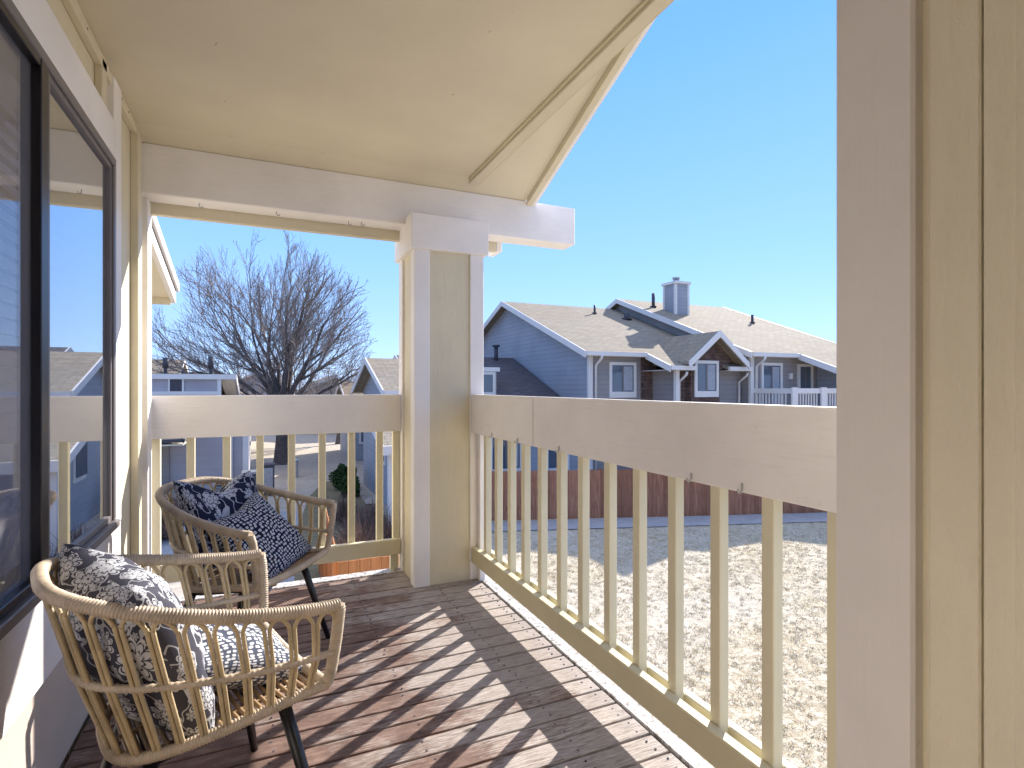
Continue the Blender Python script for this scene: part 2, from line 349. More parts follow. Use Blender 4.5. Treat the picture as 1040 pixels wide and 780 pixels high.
def floral(name, dark, light, sc=9.0, seed=0.0):
    m, nt, b = mat(name, .85, .15); tc = coords(nt, (1, 1, 0), 'UV')
    def layer(scale, off, petals, size, rnd=.85):
        mp = node(nt, 'ShaderNodeMapping'); mp.inputs['Location'].default_value = (off, off * .7 + seed, 0); mp.inputs['Scale'].default_value = (scale, scale, 0)
        nt.links.new(tc, mp.inputs[0])
        vo = node(nt, 'ShaderNodeTexVoronoi', voronoi_dimensions='2D'); vo.inputs['Scale'].default_value = 1; vo.inputs['Randomness'].default_value = rnd
        nt.links.new(mp.outputs[0], vo.inputs['Vector'])
        sub = node(nt, 'ShaderNodeVectorMath', operation='SUBTRACT'); nt.links.new(mp.outputs[0], sub.inputs[0]); nt.links.new(vo.outputs['Position'], sub.inputs[1])
        sp = node(nt, 'ShaderNodeSeparateXYZ'); nt.links.new(sub.outputs[0], sp.inputs[0])
        sc_ = node(nt, 'ShaderNodeSeparateColor'); nt.links.new(vo.outputs['Color'], sc_.inputs[0])
        ang = mth(nt, 'ADD', mth(nt, 'ARCTAN2', sp.outputs[1], sp.outputs[0]), mth(nt, 'MULTIPLY', sc_.outputs[0], 6.28))
        r = vo.outputs['Distance']
        nrm = mth(nt, 'DIVIDE', r, mth(nt, 'MULTIPLY_ADD', sc_.outputs[1], size * .5, size * .7))
        return ang, nrm, petals
    def petal_mask(ang, r, petals):
        pet = mth(nt, 'ABSOLUTE', mth(nt, 'SINE', mth(nt, 'MULTIPLY', ang, petals / 2)))
        edge = mth(nt, 'MULTIPLY_ADD', pet, .38, .62)
        inside = mth(nt, 'LESS_THAN', r, edge)
        # rings of petals: dark outlines between the rows
        rr = mth(nt, 'FRACT', mth(nt, 'MULTIPLY', mth(nt, 'DIVIDE', r, edge), 2.6))
        line = mth(nt, 'GREATER_THAN', rr, .26)
        gap = mth(nt, 'GREATER_THAN', pet, .28)
        gap = mth(nt, 'MAXIMUM', gap, mth(nt, 'LESS_THAN', r, .3))
        return mth(nt, 'MULTIPLY', inside, mth(nt, 'MULTIPLY', line, gap))
    big = petal_mask(*layer(sc, .3, 9, .46, .7))
    sm = petal_mask(*layer(sc * 1.7, 3.7, 6, .22, .9))
    # leaves and stems
    mp = node(nt, 'ShaderNodeMapping'); mp.inputs['Scale'].default_value = (sc, sc, 0); mp.inputs['Location'].default_value = (5, seed, 0); nt.links.new(tc, mp.inputs[0])
    nz = node(nt, 'ShaderNodeTexNoise'); nz.inputs['Scale'].default_value = 1.6; nz.inputs['Detail'].default_value = 1; nt.links.new(mp.outputs[0], nz.inputs['Vector'])
    st = mth(nt, 'LESS_THAN', mth(nt, 'ABSOLUTE', mth(nt, 'SUBTRACT', nz.outputs['Fac'], .5)), .016)
    allm = mth(nt, 'MAXIMUM', mth(nt, 'MAXIMUM', big, mth(nt, 'MULTIPLY', sm, .9)), mth(nt, 'MULTIPLY', st, .8))
    c = mixc(nt, allm, dark, light)
    nt.links.new(c, b.inputs['Base Color']); bump(nt, b, noise(nt, tc, 600, 2), .25, .002); return m
M['floral_grey'] = floral('grey_floral_cotton', (.055, .055, .075), (.52, .53, .56), 11, .9)
M['floral_navy'] = floral('navy_floral_cotton', (.012, .016, .045), (.46, .49, .58), 10.5, 2.3)
M['dots_grey'] = dots('slate_dotted_cotton', (.075, .085, .125), (.66, .67, .69))
M['dots_navy'] = dots('navy_dotted_cotton', (.014, .018, .048), (.50, .53, .60))

# ------------------------------------------------------------------ the ground
GZ = -3.05
def flat(name, mb, m, kind='structure'): return tag(obj(name, mb, m), kind=kind)
flat('ground', MB().add([(-400,-200,GZ),(400,-200,GZ),(400,700,GZ),(-400,700,GZ)], [(0,1,2,3)]), M['dirt'])
flat('lawn', MB().add([(1.3,-14,GZ+.004),(34,-14,GZ+.004),(34,16.2,GZ+.004),(3.4,16.2,GZ+.004),(1.3,14.9,GZ+.004)], [(0,1,2,3,4)]), M['lawn'])
# walk beside the far fence, gently curved
pts = [(4.74, 15.02), (6.14, 14.57), (9.06, 13.64), (11.75, 12.77), (14.66, 11.86), (18.33, 10.67), (22.85, 9.06)]
wm = MB(); vs = []
for i, (x, y) in enumerate(pts):
    vs += [(x, y, GZ+.03), (x + .33, y + 1.08, GZ+.03)]
wm.add(vs, [(2*i, 2*i+2, 2*i+3, 2*i+1) for i in range(len(pts)-1)]); flat('footpath', wm, M['concrete'])
flat('flower_bed', MB().add([(-1.5,5,GZ+.006),(1.25,5,GZ+.006),(3.4,14,GZ+.006),(3.6,20,GZ+.006),(1.9,20,GZ+.006),(.9,13,GZ+.006),(-1.5,9,GZ+.006)], [(0,1,2,3,4,5,6)]), M['mulch'])
flat('walkway', MB().add([(-1.2,8,GZ+.012),(.3,8,GZ+.012),(.95,14,GZ+.012),(1.15,19.5,GZ+.012),(.2,20.3,GZ+.012),(-.9,19,GZ+.012)], [(0,1,2,3,4,5)]), M['concrete'])
flat('side_turf', MB().add([(.3,9,GZ+.014),(1.5,9,GZ+.014),(2.2,14,GZ+.014),(3.3,20,GZ+.014),(3.4,25,GZ+.014),(2.4,25.5,GZ+.014),(1.5,22,GZ+.014),(1.0,18,GZ+.014)], [(0,1,2,3,4,5,6,7)]), M['olive_turf'])
flat('driveway', MB().add([(-14,15,GZ+.008),(-1.2,15,GZ+.008),(-.4,21,GZ+.008),(-14,23,GZ+.008)], [(0,1,2,3)]), M['concrete'])

def blades(name, n, x0, x1, y0, y1, m, h0=.03, h1=.075, w=.012):
    # tufts: clusters of blades round many centres
    nc = n // 14; cx = x0 + (x1-x0)*rng.random(nc); cy = y0 + (y1-y0)*rng.random(nc); k = rng.integers(0, nc, n)
    x = cx[k] + rng.normal(size=n)*.035; y = cy[k] + rng.normal(size=n)*.035
    a = rng.random(n) * 6.283; h = h0 + (h1-h0) * rng.random(n) ** 2; lean = (rng.random(n)*1.6+.3) * h; b = rng.random(n) * 6.283
    v = np.empty((n, 3, 3)); dx = np.cos(a)*w/2; dy = np.sin(a)*w/2
    v[:,0] = np.c_[x-dx, y-dy, np.full(n, GZ)]; v[:,1] = np.c_[x+dx, y+dy, np.full(n, GZ)]
    v[:,2] = np.c_[x+np.cos(b)*lean, y+np.sin(b)*lean, GZ+h]
    me = bpy.data.meshes.new(name); me.vertices.add(n*3); me.vertices.foreach_set('co', v.ravel())
    me.loops.add(n*3); me.loops.foreach_set('vertex_index', np.arange(n*3)); me.polygons.add(n)
    me.polygons.foreach_set('loop_start', np.arange(n)*3); me.update(calc_edges=True)
    return tag(obj(name, me, m), 'dormant straw coloured lawn grass below the balcony', 'grass', kind='stuff')
blades('dry_grass', 150000, 1.4, 17, 1.0, 13.3, M['blade'], .02, .055, .014)

# ------------------------------------------------------------------ our house: wall, window, deck, roof
WX = -.542            # wall face
hw = thing('house_wall', 'cream and white painted house wall with dark framed window beside the wicker chairs', 'wall', (WX, 1.5, 0))
def hb(name, m, x0, x1, y0, y1, z0, z1, b=.002): return box(name, m, hw, x0, x1, y0, y1, z0, z1, b)
wy0, wy1, wz0, wz1 = .62, 2.575, .575, 1.995      # window opening
core = MB()
core.box(-.70, WX-.02, -1.3, wy0, GZ, 2.9); core.box(-.70, WX-.02, wy1, 3.30, GZ, 2.9)
core.box(-.70, WX-.02, wy0, wy1, GZ, wz0); core.box(-.70, WX-.02, wy0, wy1, wz1, 2.9)
obj('siding_panel', core, M['tan_panel'], hw)
hb('lower_panel', M['lower'], WX-.02, WX-.004, -1.3, 2.70, .0, .333)
hb('sill_board', M['trim_h'], WX-.02, WX+.012, -1.3, 2.69, .333, wz0, .004)
hb('head_board', M['trim_h'], WX-.02, WX+.012, -1.3, 2.575, wz1, 2.15, .004)
hb('side_board', M['trim_v'], WX-.02, WX+.014, 2.577, 2.69, wz0+.001, 2.318, .004)
hb('side_board', M['trim_v'], WX-.02, WX+.012, .50, wy0, wz0+.001, wz1-.001, .004)
hb('corner_board', M['tan'], WX-.02, WX+.012, 3.03, 3.115, 0, 2.30, .003)
hb('batten', M['tan'], WX-.02, WX+.006, 2.44, 2.50, 2.15, 2.318, .003)
hb('crown_trim', M['tan'], WX-.02, WX+.006, -1.3, 3.11, 2.285, 2.328, .003)
nails = MB()
for y in (1.2, 1.55, 1.9, 2.25, 2.62, 2.74, 2.86): nails.tube([(WX+.004, y, 2.306), (WX+.0075, y, 2.306)], .004, 6)
obj('nail_head', nails, M['pipe'], hw)
# window
win = bpy.data.objects.new('window', None); COL.objects.link(win); win.parent = hw; win.location = (0, 0, wz0)
def wb(name, m, *a, bv=.002): return box(name, m, win, *a, bv)
fr = MB(); fx0, fx1 = WX-.03, WX+.020
fr.box(fx0, fx1, wy0, wy1, wz1-.032, wz1); fr.box(fx0, fx1+.012, wy0, wy1, wz0, wz0+.03)
fr.box(fx0, fx1, wy1-.03, wy1, wz0+.03, wz1-.032); fr.box(fx0, fx1, wy0, wy0+.03, wz0+.03, wz1-.032)
obj('frame', fr, M['metal_grey'], win, .003)
sash = MB(); x = WX+.006
sash.box(x-.014, x+.008, 1.843, 1.872, wz0+.031, wz1-.033); sash.box(x-.014, x+.006, wy1-.046, wy1-.031, wz0+.031, wz1-.033)
sash.box(x-.014, x+.006, 1.872, wy1-.046, wz1-.052, wz1-.033); sash.box(x-.014, x+.006, 1.872, wy1-.046, wz0+.031, wz0+.052)
obj('sash', sash, M['metal_grey'], win, .0015)
s2 = MB(); x = WX+.006
s2.box(x-.03, x+.014, 1.79, 1.842, wz0+.031, wz1-.033); s2.box(x-.02, x+.012, wy0+.031, wy0+.07, wz0+.031, wz1-.033)
s2.box(x-.02, x+.012, wy0+.07, 1.79, wz1-.055, wz1-.033); s2.box(x-.02, x+.012, wy0+.07, 1.79, wz0+.031, wz0+.055)
obj('sash', s2, M['metal_dark'], win, .002)
obj('pane', MB().box(WX-.003, WX+.001, 1.872, wy1-.046, wz0+.052, wz1-.052), M['glass'], win)
obj('pane', MB().box(WX-.006, WX-.002, wy0+.07, 1.79, wz0+.055, wz1-.055), M['glass_dusty'], win)
MY = 1.84
# the dark room behind
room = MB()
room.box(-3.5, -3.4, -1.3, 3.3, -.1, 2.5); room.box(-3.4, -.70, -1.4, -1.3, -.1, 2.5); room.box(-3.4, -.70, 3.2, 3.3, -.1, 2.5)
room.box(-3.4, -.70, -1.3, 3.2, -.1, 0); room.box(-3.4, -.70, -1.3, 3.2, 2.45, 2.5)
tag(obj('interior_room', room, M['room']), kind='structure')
bl = thing('window_blinds', 'horizontal slatted blinds hanging behind the dark framed window', 'blinds', (-.66, 1.5, wz1-.03))
sm = MB()
z = wz0 + .06
while z < wz1 - .1:
    for (a, b_) in ((wy0+.05, MY-.05), (MY+.03, wy1-.05)):
        sm.beam((-.645, a, z), (-.645, b_, z), .048, .003, up=(.86, 0, .5))
    z += .043
obj('slats', sm, M['blind'], bl)
obj('head_rail', MB().box(-.675, -.625, wy0+.03, wy1-.03, wz1-.07, wz1-.035), M['blind'], bl)
cd = MB()
for y in (1.0, 1.6, 1.95, 2.4): cd.tube([(-.618, y, wz0+.05), (-.618, y, wz1-.07)], .0018, 5)
obj('cord', cd, M['blind'], bl)

# deck
pitch = .0945; dm = MB(); y = -1.30; k = 0
while y < 3.30 - .02:
    y1 = min(y + pitch - .0085, 3.30); z1 = random.uniform(-.0015, .0015); xe = 1.134 + random.uniform(-.003, .003)
    dm.box(WX+.004, xe, y, y1, -.035, z1); y += pitch; k += 1
tag(obj('deck_floor', dm, M['deck'], None, .0035, 2), kind='structure')
scr = MB(); y = -1.30
while y < 3.28:
    for xj in (-.42, .02, .46, .88, 1.10):
        for q in (.022, .066):
            px, py = xj + random.uniform(-.008, .008), y + q + random.uniform(-.004, .004)
            scr.tube([(px, py, -.004), (px, py, .0022)], .0036, 7)
    y += pitch
tag(obj('deck_screws', scr, M['pipe']), kind='structure')
tag(obj('deck_joists', MB().box(WX, 1.18, -1.3, 3.34, -.30, -.045), M['mulch']), kind='structure')
de = thing('deck_edge', 'white peeling edge boards along the rim of the timber deck', 'edge board', (1.16, 1.0, -.01))
obj('edge_board', MB().box(1.14, 1.196, -1.3, 3.385, -.26, .006), M['peel'], de, .003)
obj('edge_board', MB().box(WX+.01, 1.138, 3.305, 3.385, -.26, .006), M['peel'], de, .003)

# columns
def column(label, x0, x1, y0, y1, zt, cap, loc):
    t = thing('porch_column', label, 'column', loc, 'porch columns')
    obj('core', MB().box(x0+.014, x1-.014, y0+.014, y1-.014, 0.0, zt), M['tan_panel'], t)
    w = .088
    if cap:
        for (a, b_) in ((x0, x0+w), (x1-w*.95, x1)):
            for (c_, d_) in ((y0, y0+w), (y1-w, y1)):
                obj('corner_trim', MB().box(a, b_, c_, d_, 0.001, zt-.001), M['trim_v'] if not (a > x0) else M['trim_v'], t, .003)
        obj('cap', MB().box(x0-.022, x1+.022, y0-.022, y1+.022, 1.88, 2.075), M['trim_h'], t, .004)
    return t
column('boxed porch column with tan panels and white corner trim at the far corner of the deck', .757, 1.168, 3.0, 3.385, 2.045, True, (.96, 3.19, 0))
t = thing('porch_column', 'wide tan panelled column with white corner trim at the right edge of the porch', 'column', (.96, .1, 0), 'porch columns')
x0 = .765; z1 = 2.36
obj('corner_trim', MB().box(x0, x0+.09, .437, .545, .001, z1), M['trim_v'], t, .004)
obj('corner_trim', MB().box(1.08, 1.17, .437, .545, .001, z1), M['trim_v'], t, .004)
obj('core', MB().box(x0+.02, 1.15, -1.3, .53, .0, z1), M['brushed'], t)
obj('batten', MB().box(x0+.008, x0+.021, .368, .424, .001, z1), M['brushed'], t, .002)
obj('batten', MB().box(x0+.008, x0+.021, -1.3, .3655, .001, z1), M['brushed'], t, .002)
obj('siding_panel', MB().box(x0+.005, x0+.012, -1.3, .335, .002, z1-.01), M['brushed'], t, .002)
# wall closing the porch behind the camera
tag(obj('end_wall', MB().box(-.70, 1.2, -1.42, -1.31, GZ, 2.9), M['tan_panel']), 'tan painted end wall closing the porch behind', 'wall')

# railings
def hook(mb, p, ax):
    x, y, z = p; mb.tube([(x, y, z+.02), (x, y, z+.005), (x+.006*ax[0], y+.006*ax[1], z-.004), (x+.013*ax[0], y+.013*ax[1], z-.003), (x+.015*ax[0], y+.015*ax[1], z+.006)], .0025, 6)
rl = thing('porch_railing', 'long balcony railing with wide white top board above the straw lawn', 'railing', (1.13, 1.7, 0), 'porch railings')
RX = 1.09
obj('top_board', MB().box(RX, RX+.036, 2.20, 2.995, .850, 1.072), M['trim_h'], rl, .004)
obj('top_board', MB().box(RX+.0005, RX+.036, .40, 2.197, .850, 1.072), M['trim_h'], rl, .004)
obj('cap_board', MB().box(RX+.0705, RX+.108, .40, 2.995, .850, 1.066), M['trim_h'], rl, .004)
obj('bottom_rail', MB().box(RX, RX+.036, .40, 2.995, .102, .194), M['olive'], rl, .004)
obj('bottom_rail', MB().box(RX+.0705, RX+.100, .40, 2.995, .118, .186), M['bal'], rl, .004)
y = .96
ys = [.96 - .1745*i for i in range(1, 4)] + [.96, 1.133, 1.309, 1.485, 1.657, 1.84, 2.012, 2.19, 2.364, 2.527, 2.70, 2.86]
for y in ys: obj('baluster', MB().box(RX+.0365, RX+.0700, y, y+.036, .106, 1.05), M['bal'], rl, .002)
obj('end_post', MB().box(RX+.0365, RX+.0700, 2.955, 2.995, .001, 1.05), M['trim_v'], rl, .002)
for y in (2.68, 2.36, 1.96, 1.20, 1.02):
    hm = MB(); hook(hm, (RX-.002, y, .855), (-1, 0)); obj('hook', hm, M['steel'], rl)
re = thing('porch_railing', 'short end railing with wide white top board behind the far wicker chair', 'railing', (.1, 3.33, 0), 'porch railings')
EY = 3.315
obj('top_board', MB().box(WX+.012, .755, EY, EY+.038, .848, 1.070), M['trim_h'], re, .004)
obj('bottom_rail', MB().box(WX+.05, .755, EY, EY+.038, .105, .198), M['bal'], re, .004)
for x in [-.53, -.374, -.2045, -.04, .123, .288, .4525, .617, .715]:
    obj('baluster', MB().box(x, x+.038, EY+.0395, EY+.0775, .105, 1.05), M['bal'], re, .002)
obj('end_post', MB().box(.700, .745, EY+.039, EY+.078, .002, .104), M['bal'], re, .002)
obj('wall_post', MB().box(WX-.0195, WX+.0215, 3.20, 3.305, .002, 2.042), M['trim_v'], re, .003)

# porch roof, ceiling, beams
pr = thing('porch_roof', 'tan boarded porch ceiling with white carrying beam and sloping rake edge', 'roof', (.4, 1.5, 2.33))
CZ = 2.33; S = .40
obj('ceiling_panel', MB().box(-.56, 1.10, -1.3, 3.14, CZ, CZ+.03), M['ceiling'], pr)
obj('beam', MB().box(WX+.002, 1.855, 3.12, 3.27, 2.043, 2.283), M['trim_h'], pr, .005)
obj('frieze', MB().box(WX+.002, 1.085, 3.150, 3.24, 2.280, CZ-.001), M['olive'], pr, .002)
obj('rim_board', MB().box(WX+.002, 1.36, 3.272, 3.31, 1.985, 2.25), M['tan'], pr, .003)
obj('rim_board', MB().box(1.362, 1.40, 3.272, 3.42, 1.985, 2.2), M['trim_h'], pr, .003)
obj('edge_trim_and_shade_line', MB().box(1.097, 1.150, -1.3, 3.118, 2.306, 2.36), M['ceiling'], pr, .003)
obj('edge_trim_and_shade_line', MB().box(1.084, 1.0965, -1.3, 3.118, 2.319, 2.3295), M['olive'], pr, .001)  # dark strip painting in the shadow line beside the trim
obj('edge_trim_and_shade_line', MB().box(1.1505, 1.160, -1.3, 3.118, 2.312, 2.37), M['olive'], pr, .001)  # dark strip standing in for the shaded groove outside the trim
cn = MB()
for xx in (-.15, .28, .71):
    for yy in (.4, .85, 1.3, 1.75, 2.2, 2.65, 3.0): cn.tube([(xx+random.uniform(-.01,.01), yy+random.uniform(-.02,.02), CZ-.0012), (xx, yy, CZ+.002)], .0028, 6)
obj('nail_heads', cn, M['tan'], pr)
def zr(y): return 2.287 + S*(3.12-y)
yt, yb = -1.3, 3.36
obj('gable_panel', MB().prism_x([(yt, 2.361), (3.0, 2.361), (yt, zr(yt)-.002)], 1.10, 1.149), M['tan_panel'], pr)
obj('soffit', MB().prism_x([(yt, zr(yt)), (yb, zr(yb)), (yb, zr(yb)+.03), (yt, zr(yt)+.03)], -3.6, 1.50), M['ceiling'], pr)
obj('rake_board', MB().prism_x([(yt, zr(yt)-.05), (3.118, zr(3.118)-.035), (3.118, zr(3.118)+.12), (yt, zr(yt)+.12)], 1.502, 1.538), M['tan'], pr)
obj('rake_board', MB().prism_x([(yt, zr(yt)-.04), (3.118, zr(3.118)-.03), (3.118, zr(3.118)+.14), (yt, zr(yt)+.14)], 1.540, 1.562), M['trim_h'], pr)
obj('roof_deck', MB().prism_x([(yt, zr(yt)+.031), (yb, zr(yb)+.031), (yb, zr(yb)+.10), (yt, zr(yt)+.10)], -3.6, 1.499), M['roof_dark'], pr)
for (x, y) in ((-.30, 3.19), (.06, 3.17), (.43, 3.19), (.50, 3.18)):
    hm = MB(); hm.tube([(x, y, 2.043), (x, y, 2.03), (x+.006, y, 2.022), (x+.014, y, 2.024), (x+.016, y, 2.032)], .0025, 6); obj('hook', hm, M['steel'], pr)

# ------------------------------------------------------------------ wicker chairs
def bez(pts, n): # catmull-rom resample
    P = [Vector(p) for p in pts]; P = [P[0]*2-P[1]] + P + [P[-1]*2-P[-2]]; out = []
    for i in range(1, len(P)-2):
        for k in range(n):
            t = k/n; a, b_, c_, d_ = P[i-1:i+3]
            out.append(.5*((2*b_) + (c_-a)*t + (2*a-5*b_+4*c_-d_)*t*t + (3*b_-a-3*c_+d_)*t**3))
    out.append(P[-2]); return out
def ring(W, D, za, zb, n=120, q=.62, r=1.2):
    out = []
    for i in range(n+1):
        f = -math.pi/2 + math.pi*i/n; cf = max(0, math.cos(f))
        out.append(Vector((D/2 - D*cf**.8, W/2*math.copysign(abs(math.sin(f))**q, math.sin(f)), za + (zb-za)*cf**r)))
    return out
def resample(P, step):
    out = [P[0].copy()]; acc = 0
    for a, b_ in zip(P[:-1], P[1:]):
        L = (b_-a).length
        if L == 0: continue
        while acc + L >= step:
            t = (step-acc)/L; a = a + (b_-a)*t; out.append(a.copy()); L = (b_-a).length; acc = 0
        acc += L
    return out
def wrapped(P, r, n=10, pitch=.0065):
    Q = resample(P, pitch/4); rad = [r*(1 + .085*math.sin(2*math.pi*i/4 + .3) + .02*math.sin(i*.37)) for i in range(len(Q))]
    return MB().tube(Q, rad, n)
def at(P, s):
    L = [0]
    for a, b_ in zip(P[:-1], P[1:]): L.append(L[-1] + (b_-a).length)
    T = s*L[-1]
    for i in range(len(P)-1):
        if L[i+1] >= T: t = (T-L[i])/max(1e-9, L[i+1]-L[i]); return P[i].lerp(P[i+1], t)
    return P[-1].copy()
def make_chair(label):
    t = thing('wicker_chair', label, 'chair', (0,0,0), 'wicker armchairs')
    W, D = .545, .53
    rim = ring(W, D, .597, .713); mid = ring(.505, .485, .478, .520); bot = ring(.46, .41, .396, .332)
    for P, o_ in ((mid, .026), (bot, .050)):
        for p in P: p.x += o_
    # rim with the front posts turning down to the seat
    lo, hi = rim[0], rim[-1]; bl, bh = bot[0], bot[-1]
    def post(a, b_):
        return [a, a + Vector((.002, 0, -.012))] + [a.lerp(b_, k) + Vector((.004*math.sin(k*3.1)+.003, 0, 0)) for k in (.15, .4, .7, .88)] + [b_ + Vector((.0, 0, .004))]
    obj('top_rim', wrapped(rim, .0145), M['cane_wrap'], t)
    for a, b_ in ((lo, bl), (hi, bh)): obj('front_post', wrapped(bez(post(a, b_), 6), .0135), M['cane_wrap'], t)
    obj('middle_ring', wrapped(mid, .0085, 8, .011), M['cane_wrap'], t)
    obj('seat_ring', wrapped(bot, .0125), M['cane_wrap'], t)
    fr_ = [bl.lerp(bh, k/20) + Vector((0, 0, -.012*math.sin(math.pi*k/20))) for k in range(21)]
    obj('front_rail', wrapped(fr_, .0125), M['cane_wrap'], t)
    n = 25
    for i in range(n):
        s0 = (i+.10)/n; s1 = (i+.90)/n
        a0, a1 = at(rim, s0), at(rim, s1); m0, m1 = at(mid, s0), at(mid, s1); b0, b1 = at(bot, s0), at(bot, s1)
        P = [b0, b0.lerp(m0, .5), m0]
        w = (a1-a0).length/2; drop = min(.8, (w*1.15+.012)/max(.03, (a0-m0).length))
        for k in range(9):
            th_ = math.pi*k/8; q = .5 - .5*math.cos(th_); up = math.sin(th_)
            e = a0.lerp(a1, q); f_ = m0.lerp(m1, q); e = e + Vector((0,0,-.012)); sh = e.lerp(f_, drop)
            P.append(sh.lerp(e, up))
        P += [m1, m1.lerp(b1, .5), b1]
        obj('arch_spindle', MB().tube(bez(P, 3), .0047, 7), M['cane'], t)
    # woven seat: slats side by side
    sm = MB(); nn = 24
    for i in range(nn):
        k = (i+.5)/nn; x = bl.x - k*.385; 
        # half width of the ring at this x
        best = [p for p in bot if abs(p.x - x) < .02]
        hw_ = max([abs(p.y) for p in best] + [.02]) if best else .05
        y_ = hw_ - .004
        zz = .395 - .06*k; P = [Vector((x, -y_, zz)), Vector((x, -y_*.4, zz-.012)), Vector((x, y_*.4, zz-.012)), Vector((x, y_, zz))]
        sm.tube(bez(P, 4), .0055, 6)
    for yy in (-.12, 0, .12): sm.tube([(bl.x, yy, .372), (-.13, yy, .322)], .007, 6)
    obj('seat', sm, M['cane_seat'], t)
    fm = MB()
    fm.tube([(.16, -.17, .360), (.16, .17, .360)], .009, 8); fm.tube([(-.09, -.14, .318), (-.09, .14, .318)], .009, 8)
    fm.tube([(-.09, -.14, .318), (.16, -.17, .360)], .009, 8); fm.tube([(-.09, .14, .318), (.16, .17, .360)], .009, 8)
    obj('under_frame', fm, M['black'], t)
    for sx, sy in ((1,-1),(1,1),(-1,-1),(-1,1)):
        a = Vector((.17 if sx > 0 else -.09, .175*sy if sx > 0 else .14*sy, .365 if sx > 0 else .325)); b_ = Vector((.245 if sx > 0 else -.18, .265*sy if sx > 0 else .22*sy, .0))
        leg = obj('leg', MB().tube([a, a.lerp(b_, .5), b_], [.0155, .0135, .0105], 14), M['black'], t)
    return t
def copy_tree(o, parent=None):
    c = o.copy(); COL.objects.link(c)
    if parent is not None: c.parent = parent
    for ch in list(o.children): copy_tree(ch, c)
    return c
ch1 = make_chair('wicker armchair nearest the camera, its back against the window wall')
ch2 = copy_tree(ch1); ch2['label'] = 'wicker armchair in the far corner, beside the end railing'
C1 = (-.176, 1.54, R(18.4)); C2 = (-.094, 2.504, R(-36.5))
for c_, (x, y, a) in ((ch1, C1), (ch2, C2)): c_.location = (x, y, 0); c_.rotation_euler = (0, 0, a)

def cushion(name, label, m, size, thick, world_m, seed=0, sag=.0):
    N = 36; V = []; F = []; w, h = size; rr = random.Random(seed); ph = [rr.uniform(0, 6.28) for _ in range(6)]
    def P(i, j, sgn):
        u = math.sin(math.pi/2*(-1 + 2*i/N)); v = math.sin(math.pi/2*(-1 + 2*j/N))
        if abs(u) > .99999: u = math.copysign(1, u)
        if abs(v) > .99999: v = math.copysign(1, v)
        pin = .085
        x = w/2*u*(1 - pin*(1-v*v)*abs(u)**2); y = h/2*v*(1 - pin*(1-u*u)*abs(v)**2)
        e = max(0, (1-u**2)*(1-v**2)); th = thick/2*(e**.42)*(1 - .0*abs(u))
        wr = .0045*math.sin(9*u+5*v+ph[0])*e**.3 + .004*math.sin(13*v-6*u+ph[1])*e**.5
        # wrinkles radiating from corners
        d = (1-abs(u))*(1-abs(v)); ang = math.atan2(1-abs(v)+.001, 1-abs(u)+.001)
        wr += .004*math.sin(ang*14+ph[2])*math.exp(-6*math.hypot(1-abs(u), 1-abs(v)))*(1 if e > 0 else 0)*8*min(1, e*6)*.4
        dent = -sag*math.exp(-((v-1)**2*2+u*u*5)) if sgn > 0 else 0
        bend = sag*.8*(u*u-.3)
        return (x, y - (sag*1.4*math.exp(-u*u*6) if v > 0 else 0)*max(0, v)**3, sgn*(th+wr*(1 if e > 0 else 0)) + bend)
    idx = {}
    for sgn in (1, -1):
        for i in range(N+1):
            for j in range(N+1):
                edge = i in (0, N) or j in (0, N)
                if edge and sgn < 0: idx[(i,j,-1)] = idx[(i,j,1)]; continue
                idx[(i,j,sgn)] = len(V); V.append(P(i,j,sgn))
        for i in range(N):
            for j in range(N):
                q = [idx[(i,j,sgn)], idx[(i+1,j,sgn)], idx[(i+1,j+1,sgn)], idx[(i,j+1,sgn)]]
                F.append(tuple(q if sgn > 0 else q[::-1]))
    mb = MB(); mb.add(V, F, True)
    o = obj(name, mb, m); uvl = o.data.uv_layers.new(name='uv'); UV = []
    for sgn in (1, -1):
        for i in range(N):
            for j in range(N):
                q = [(i,j), (i+1,j), (i+1,j+1), (i,j+1)]; q = q if sgn > 0 else q[::-1]
                UV += [c_ for a, b_ in q for c_ in (((2*a/N-1)*w*.58) + (0 if sgn > 0 else 3.0), (2*b_/N-1)*h*.58)]
    uvl.data.foreach_set('uv', UV); o.matrix_world = world_m
    s_ = o.modifiers.new('sub', 'SUBSURF'); s_.levels = 1; s_.render_levels = 1
    tag(o, label, 'cushion', 'cushions on the wicker chairs'); return o
def cm(C, local, yaw, tilt, roll):   # cushion frame: x=width, y=height, z=facing. yaw 0 faces chair front
    B = Matrix.Translation((C[0], C[1], 0)) @ Matrix.Rotation(C[2], 4, 'Z') @ Matrix.Translation(local)
    basis = Matrix(((0,0,1,0),(1,0,0,0),(0,1,0,0),(0,0,0,1)))     # width->y, height->z, normal->x
    return B @ Matrix.Rotation(R(yaw), 4, 'Z') @ Matrix.Rotation(R(-tilt), 4, 'Y') @ basis @ Matrix.Rotation(R(roll), 4, 'Z')
cushion('cushion', 'grey cushion with pale flower print leaning upright in the nearest wicker chair', M['floral_grey'], (.40, .42), .20, cm(C1, (-.10, -.01, .540), 10, 23, 4), 1, .0)
cushion('cushion', 'slate cushion with small white dabs lying on the seat of the nearest wicker chair', M['dots_grey'], (.32, .31), .13, cm(C1, (.10, .03, .435), -8, 70, 14), 2, .01)
cushion('cushion', 'navy cushion with white flower print leaning in the far wicker chair', M['floral_navy'], (.42, .38), .15, cm(C2, (-.085, .02, .565), 0, 26, -4), 3, .05)
cushion('cushion', 'navy cushion with white dots propped on the seat of the far wicker chair', M['dots_navy'], (.36, .36), .12, cm(C2, (.075, .035, .49), -4, 42, 14), 4, .01)

